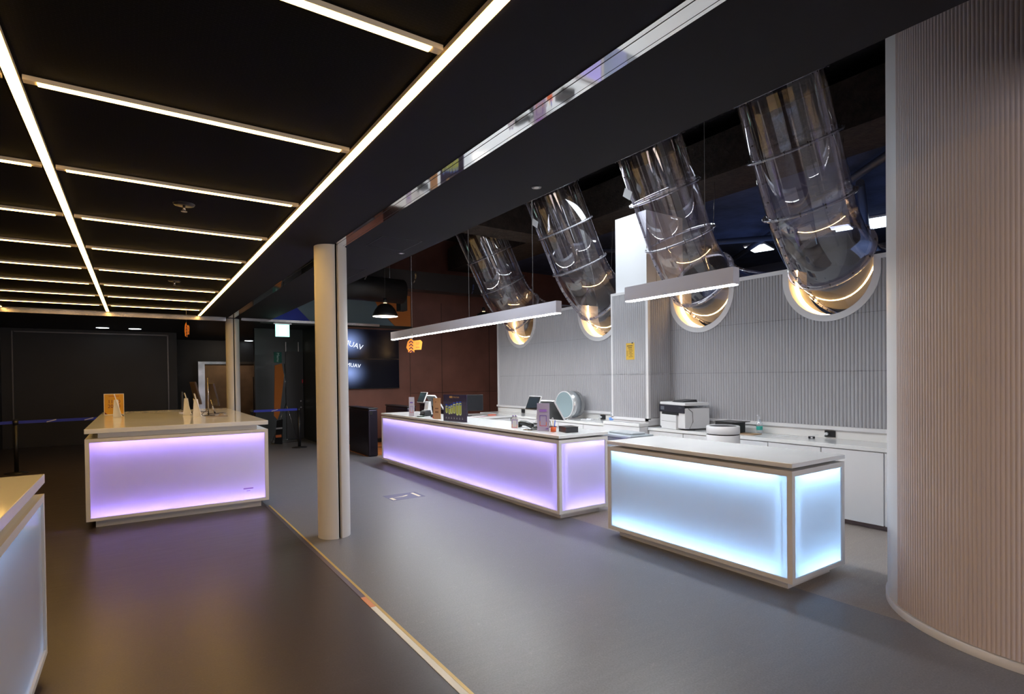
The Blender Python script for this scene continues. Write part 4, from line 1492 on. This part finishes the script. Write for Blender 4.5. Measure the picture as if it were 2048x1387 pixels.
belt((-2.6, 12.75, .89), (-1.815, 13.0, .90), 'blue belt piece left of the left edge barrier post')
belt((-1.735, 13.0, .90), (-0.2, 13.3, .90), 'blue belt stretched from the left edge post behind the island counter')
belt((2.16, 13.45, .90), (3.11, 13.55, .90), 'blue belt between the two barrier posts right of the slim column')

# ================================================================== EXIT SIGN
t = thing('exit_sign', 'glowing pale green square exit sign under the far steel track', 'exit sign', (2.72, 13.1, 2.56), 0)
part(MB().box(-.145, .145, -.015, .015, 0, .27), 'light_box', emis('exit_glow', (0.35, 1.0, 0.80), 2.6), t)
part(MB().box(-.19, .19, -.03, .03, .271, .30), 'housing', M_STEEL, t)
fig = emis('exit_figure', (0.95, 1.0, 1.0), 2.8)
part(MB().box(-.07, .08, -.0165, -.0155, .03, .24), 'doorway', fig, t)
m_ = MB().cyl((.0, -.0185, .205), (.0, -.017, .205), .018, n=14)
for a, b in (((0, .18), (-.01, .12)), ((-.01, .12), (.03, .08)), ((.03, .08), (.05, .04)), ((-.01, .12), (-.03, .07)), ((-.03, .07), (-.07, .07)), ((0, .17), (.04, .14)), ((0, .17), (-.04, .15))):
    A, B = Vector((a[0], -.018, a[1])), Vector((b[0], -.018, b[1]))
    m_.obox((A + B) / 2, B - A, (0, 1, 0), (B - A).cross(Vector((0, 1, 0))), (B - A).length / 2 + .006, .0008, .010)
part(m_, 'running_figure', emis('exit_green', (0.45, 1.0, 0.85), 2.2), t)


# ================================================================== HANGING ARROW SIGNS
def arrow_sign(loc, label, rz, hang):
    t = thing('hanging_arrow_sign', label, 'hanging sign', loc, rz, 'orange hanging arrow signs')
    part(MB().prism([(-.13, .07), (.09, .095), (.125, .06), (.105, -.075), (-.13, -.085), (-.155, -.04)], 1, -.004, .004).prism([(-.075, .12), (-.015, .07), (-.015, -.13), (-.045, -.09), (-.075, -.13), (-.125, -.12), (-.125, .07)], 1, -.006, .006), 'board', mat('amber_board', (0.95, 0.30, 0.02), 0.5), t)
    m_ = MB()
    for z in (.065, .01, -.045, -.1):
        for s in (-1, 1):
            c = Vector((-.072 + s * .017, -.008, z - .006))
            m_.obox(c, Vector((1, 0, -s * 1.1)), (0, 1, 0), Vector((s * 1.1, 0, 1)), .026, .0008, .009)
    part(m_, 'chevron_print', mr, t)
    text('S7', .06, mat('rust_print', (0.35, 0.06, 0.03), .5), t, (.045, -.0068, .03), FACE_NY, depth=.0004)
    part(MB().box(.01, .075, -.0068, -.006, -.04, -.028), 'small_text', MATS['rust_ink'], t)
    part(MB().cyl((-.05, 0, .1), (-.05, 0, hang), .0015, n=5), 'string', M_STEEL, t)
    return t


arrow_sign((4.07, 9.0, 2.175), 'orange hanging sign with upward chevrons below the long bar lamp', -.35, 3.12)
arrow_sign((0.78, 11.6, 2.52), 'orange hanging sign seen edge on below the far end of the grid', 1.25, .44)

# ================================================================== WALL SCREENS
def glow_screen(name):
    m = bpy.data.materials.new(name)
    m.use_nodes = True
    nt = m.node_tree
    N, L = nt.nodes, nt.links
    N.clear()
    o = N.new('ShaderNodeOutputMaterial')
    e = N.new('ShaderNodeEmission')
    tc = N.new('ShaderNodeTexCoord')
    mp = N.new('ShaderNodeMapping')
    mp.inputs['Location'].default_value = (0.85, 0, -.05)
    mp.inputs['Scale'].default_value = (1.4, 0, 1.7)
    gr = N.new('ShaderNodeTexGradient')
    gr.gradient_type = 'SPHERICAL'
    cr = N.new('ShaderNodeValToRGB')
    cr.color_ramp.elements[0].color = (0.0015, 0.0015, 0.004, 1)
    cr.color_ramp.elements[1].color = (0.30, 0.42, 0.85, 1)
    cr.color_ramp.elements[0].position = .0
    cr.color_ramp.interpolation = 'EASE'
    g = N.new('ShaderNodeBsdfGlossy')
    g.inputs['Roughness'].default_value = .15
    g.inputs[0].default_value = (.015, .015, .015, 1)
    ad = N.new('ShaderNodeAddShader')
    L.new(tc.outputs['Object'], mp.inputs['Vector'])
    L.new(mp.outputs[0], gr.inputs['Vector'])
    pw = N.new('ShaderNodeMath')
    pw.operation = 'POWER'
    pw.inputs[1].default_value = 2.2
    L.new(gr.outputs['Fac'], pw.inputs[0])
    L.new(pw.outputs[0], cr.inputs[0])
    L.new(cr.outputs[0], e.inputs[0])
    L.new(e.outputs[0], ad.inputs[0])
    L.new(g.outputs[0], ad.inputs[1])
    L.new(ad.outputs[0], o.inputs[0])
    return m


GS = glow_screen('blue_glow_screen')
LOGO = emis('logo_glow', (0.8, 0.85, 1.0), 1.6)
for z0, tilt, ys_, lab in ((2.085, -.30, .0, 'upper wall screen showing a glowing white logo on dark blue'), (1.345, .12, .24, 'lower wall screen showing a cropped white logo on dark blue')):
    t = thing('wall_screen', lab, 'television', (4.87, 13.30, z0 + .37), 0, 'pair of stacked wall screens')
    part(MB().box(-.70, .68, -.03, .03, -.365, .365), 'casing', M_BLACK, t, bevel=.003)
    part(MB().box(-.69, .67, -.032, -.0305, -.352, .352), 'screen', GS, t)
    text('MUAV', .18 if ys_ == 0 else .13, LOGO, t, (-.50, -.034, -.03 + ys_), (PI / 2, -tilt * -1 if False else tilt * 0 + (.30 if ys_ == 0 else .12), 0), depth=.0005)
t = thing('turnstile_gate', 'dark metal turnstile gate at the far end of the lilac counter, left one', 'turnstile', (3.90, 10.95, 0), 0, 'dark turnstile gates')
gm2 = mat('dark_gate_metal', (0.035, 0.03, 0.05), 0.25, metal=.7)
part(MB().box(0, .20, 0, 1.25, 0, .97), 'housing', gm2, t, bevel=.03)
part(MB().box(-.005, .205, -.005, 1.255, .97, 1.0), 'lid', M_SATIN, t, bevel=.01)
part(MB().box(.03, .08, -.01, .0, .86, .93), 'reader', M_BLACK, t)
dup(t, (4.75, 10.95, 0), 'dark metal turnstile gate mostly hidden behind the lilac counter, right one')
dup(t, (5.6, 10.95, 0), 'dark metal turnstile gate farthest right behind the cash terminal')
# sprinkle of marks on the orange floor
tag(MB().box(4.35, 4.5, 12.3, 12.42, .0042, .006).box(4.62, 4.77, 12.3, 12.42, .0042, .006).build('footprint_mark', M_LINE), 'pair of dark foot marks printed on the orange floor', 'floor marking')

# floor sticker
t = thing('floor_sticker', 'rectangular queue sticker on the grey floor before the lilac counter', 'floor sticker', (2.98, 7.03, 0.0), 0)
part(MB().box(-.235, .235, -.19, .17, .0002, .0012), 'sheet', mat('violet_grey_sheet', (0.09, 0.085, 0.17), 0.5), t)
cr_ = mat('cream_ink', (0.75, 0.66, 0.5), 0.5)
part(MB().prism([(-.16, -.03), (-.02, .0), (.05, .035), (.07, .02), (.04, -.01), (-.02, -.03)], 2, .0013, .0018), 'arrow_print', cr_, t)
part(MB().box(.15, .19, -.14, .12, .0013, .0018), 'bar_print', cr_, t)
part(MB().box(-.215, -.17, -.16, -.02, .0013, .0018), 'text_print', cr_, t)

# ================================================================== BANNER STAND
t = thing('banner_stand', 'X frame banner stand with orange board shape and dark base, beside blue belt', 'banner stand', (2.9, 14.5, 0), .45)
part(MB().prism([(-.10, 1.95), (.10, 2.0), (.16, 1.7), (.02, .78), (-.05, .62), (-.14, .72)], 1, -.006, .006), 'orange_board', mat('dull_orange', (0.42, 0.13, 0.02), 0.6), t)
part(MB().box(-.12, .10, -.004, .004, 2.02, 2.28), 'green_banner', mat('dark_green_print', (0.02, 0.11, 0.09), 0.5), t)
part(MB().prism([(-.14, 0.03), (.08, 0.0), (.10, .62), (-.06, .6)], 1, -.006, .006), 'black_foot_board', M_BLACK, t)
part(MB().box(-.11, .05, -.010, -.006, .18, .24), 'orange_mark', mat('foot_orange', (0.5, 0.14, 0.04), 0.5), t)
part(MB().box(-.10, .08, -.010, -.006, .38, .42), 'white_mark', mat('foot_white', (0.3, 0.3, 0.33), 0.5), t)
text('Menu', .10, mat('banner_text', (0.6, 0.7, 0.7), .5), t, (-.01, -.006, 2.15), (PI / 2, PI / 2, 0), depth=.0005)
for q in (((.25, .1, 2.0), (.30, .12, 1.0)), ((.30, .12, 1.0), (.0, .3, .01)), ((.30, .12, 1.0), (.62, .1, .01)), ((.0, .3, .01), (.62, .1, .01))):
    part(MB().cyl(q[0], q[1], .007, n=8), 'frame_rod', M_STEEL, t)

# J shaped hanging acrylic hooks
for (x, y, z, lab) in ((4.0, 11.2, 3.82, 'small curled hanging ribbon nearest the column'), (5.0, 11.0, 3.80, 'small curled hanging ribbon beside the long lamp wire'), (6.2, 10.6, 3.6, 'small curled hanging ribbon left of the farthest clear tube')):
    t = thing('hanging_ribbon', lab, 'ribbon', (x, y, z), 0, 'curled ribbons hanging at the far end')
    part(MB().obox((0, 0, -.02), (1, 0, 0), (0, 1, 0), (.1, 0, 1), .018, .004, .07).obox((-.022, 0, -.12), (1, 0, 0), (0, 1, 0), (.5, 0, 1), .014, .004, .05), 'ribbon', M_CHROME, t)
    part(MB().cyl((.006, 0, .05), (.006, 0, 5.3 - z), .002, n=5), 'string', M_STEEL, t)
bpy.context.view_layer.update()
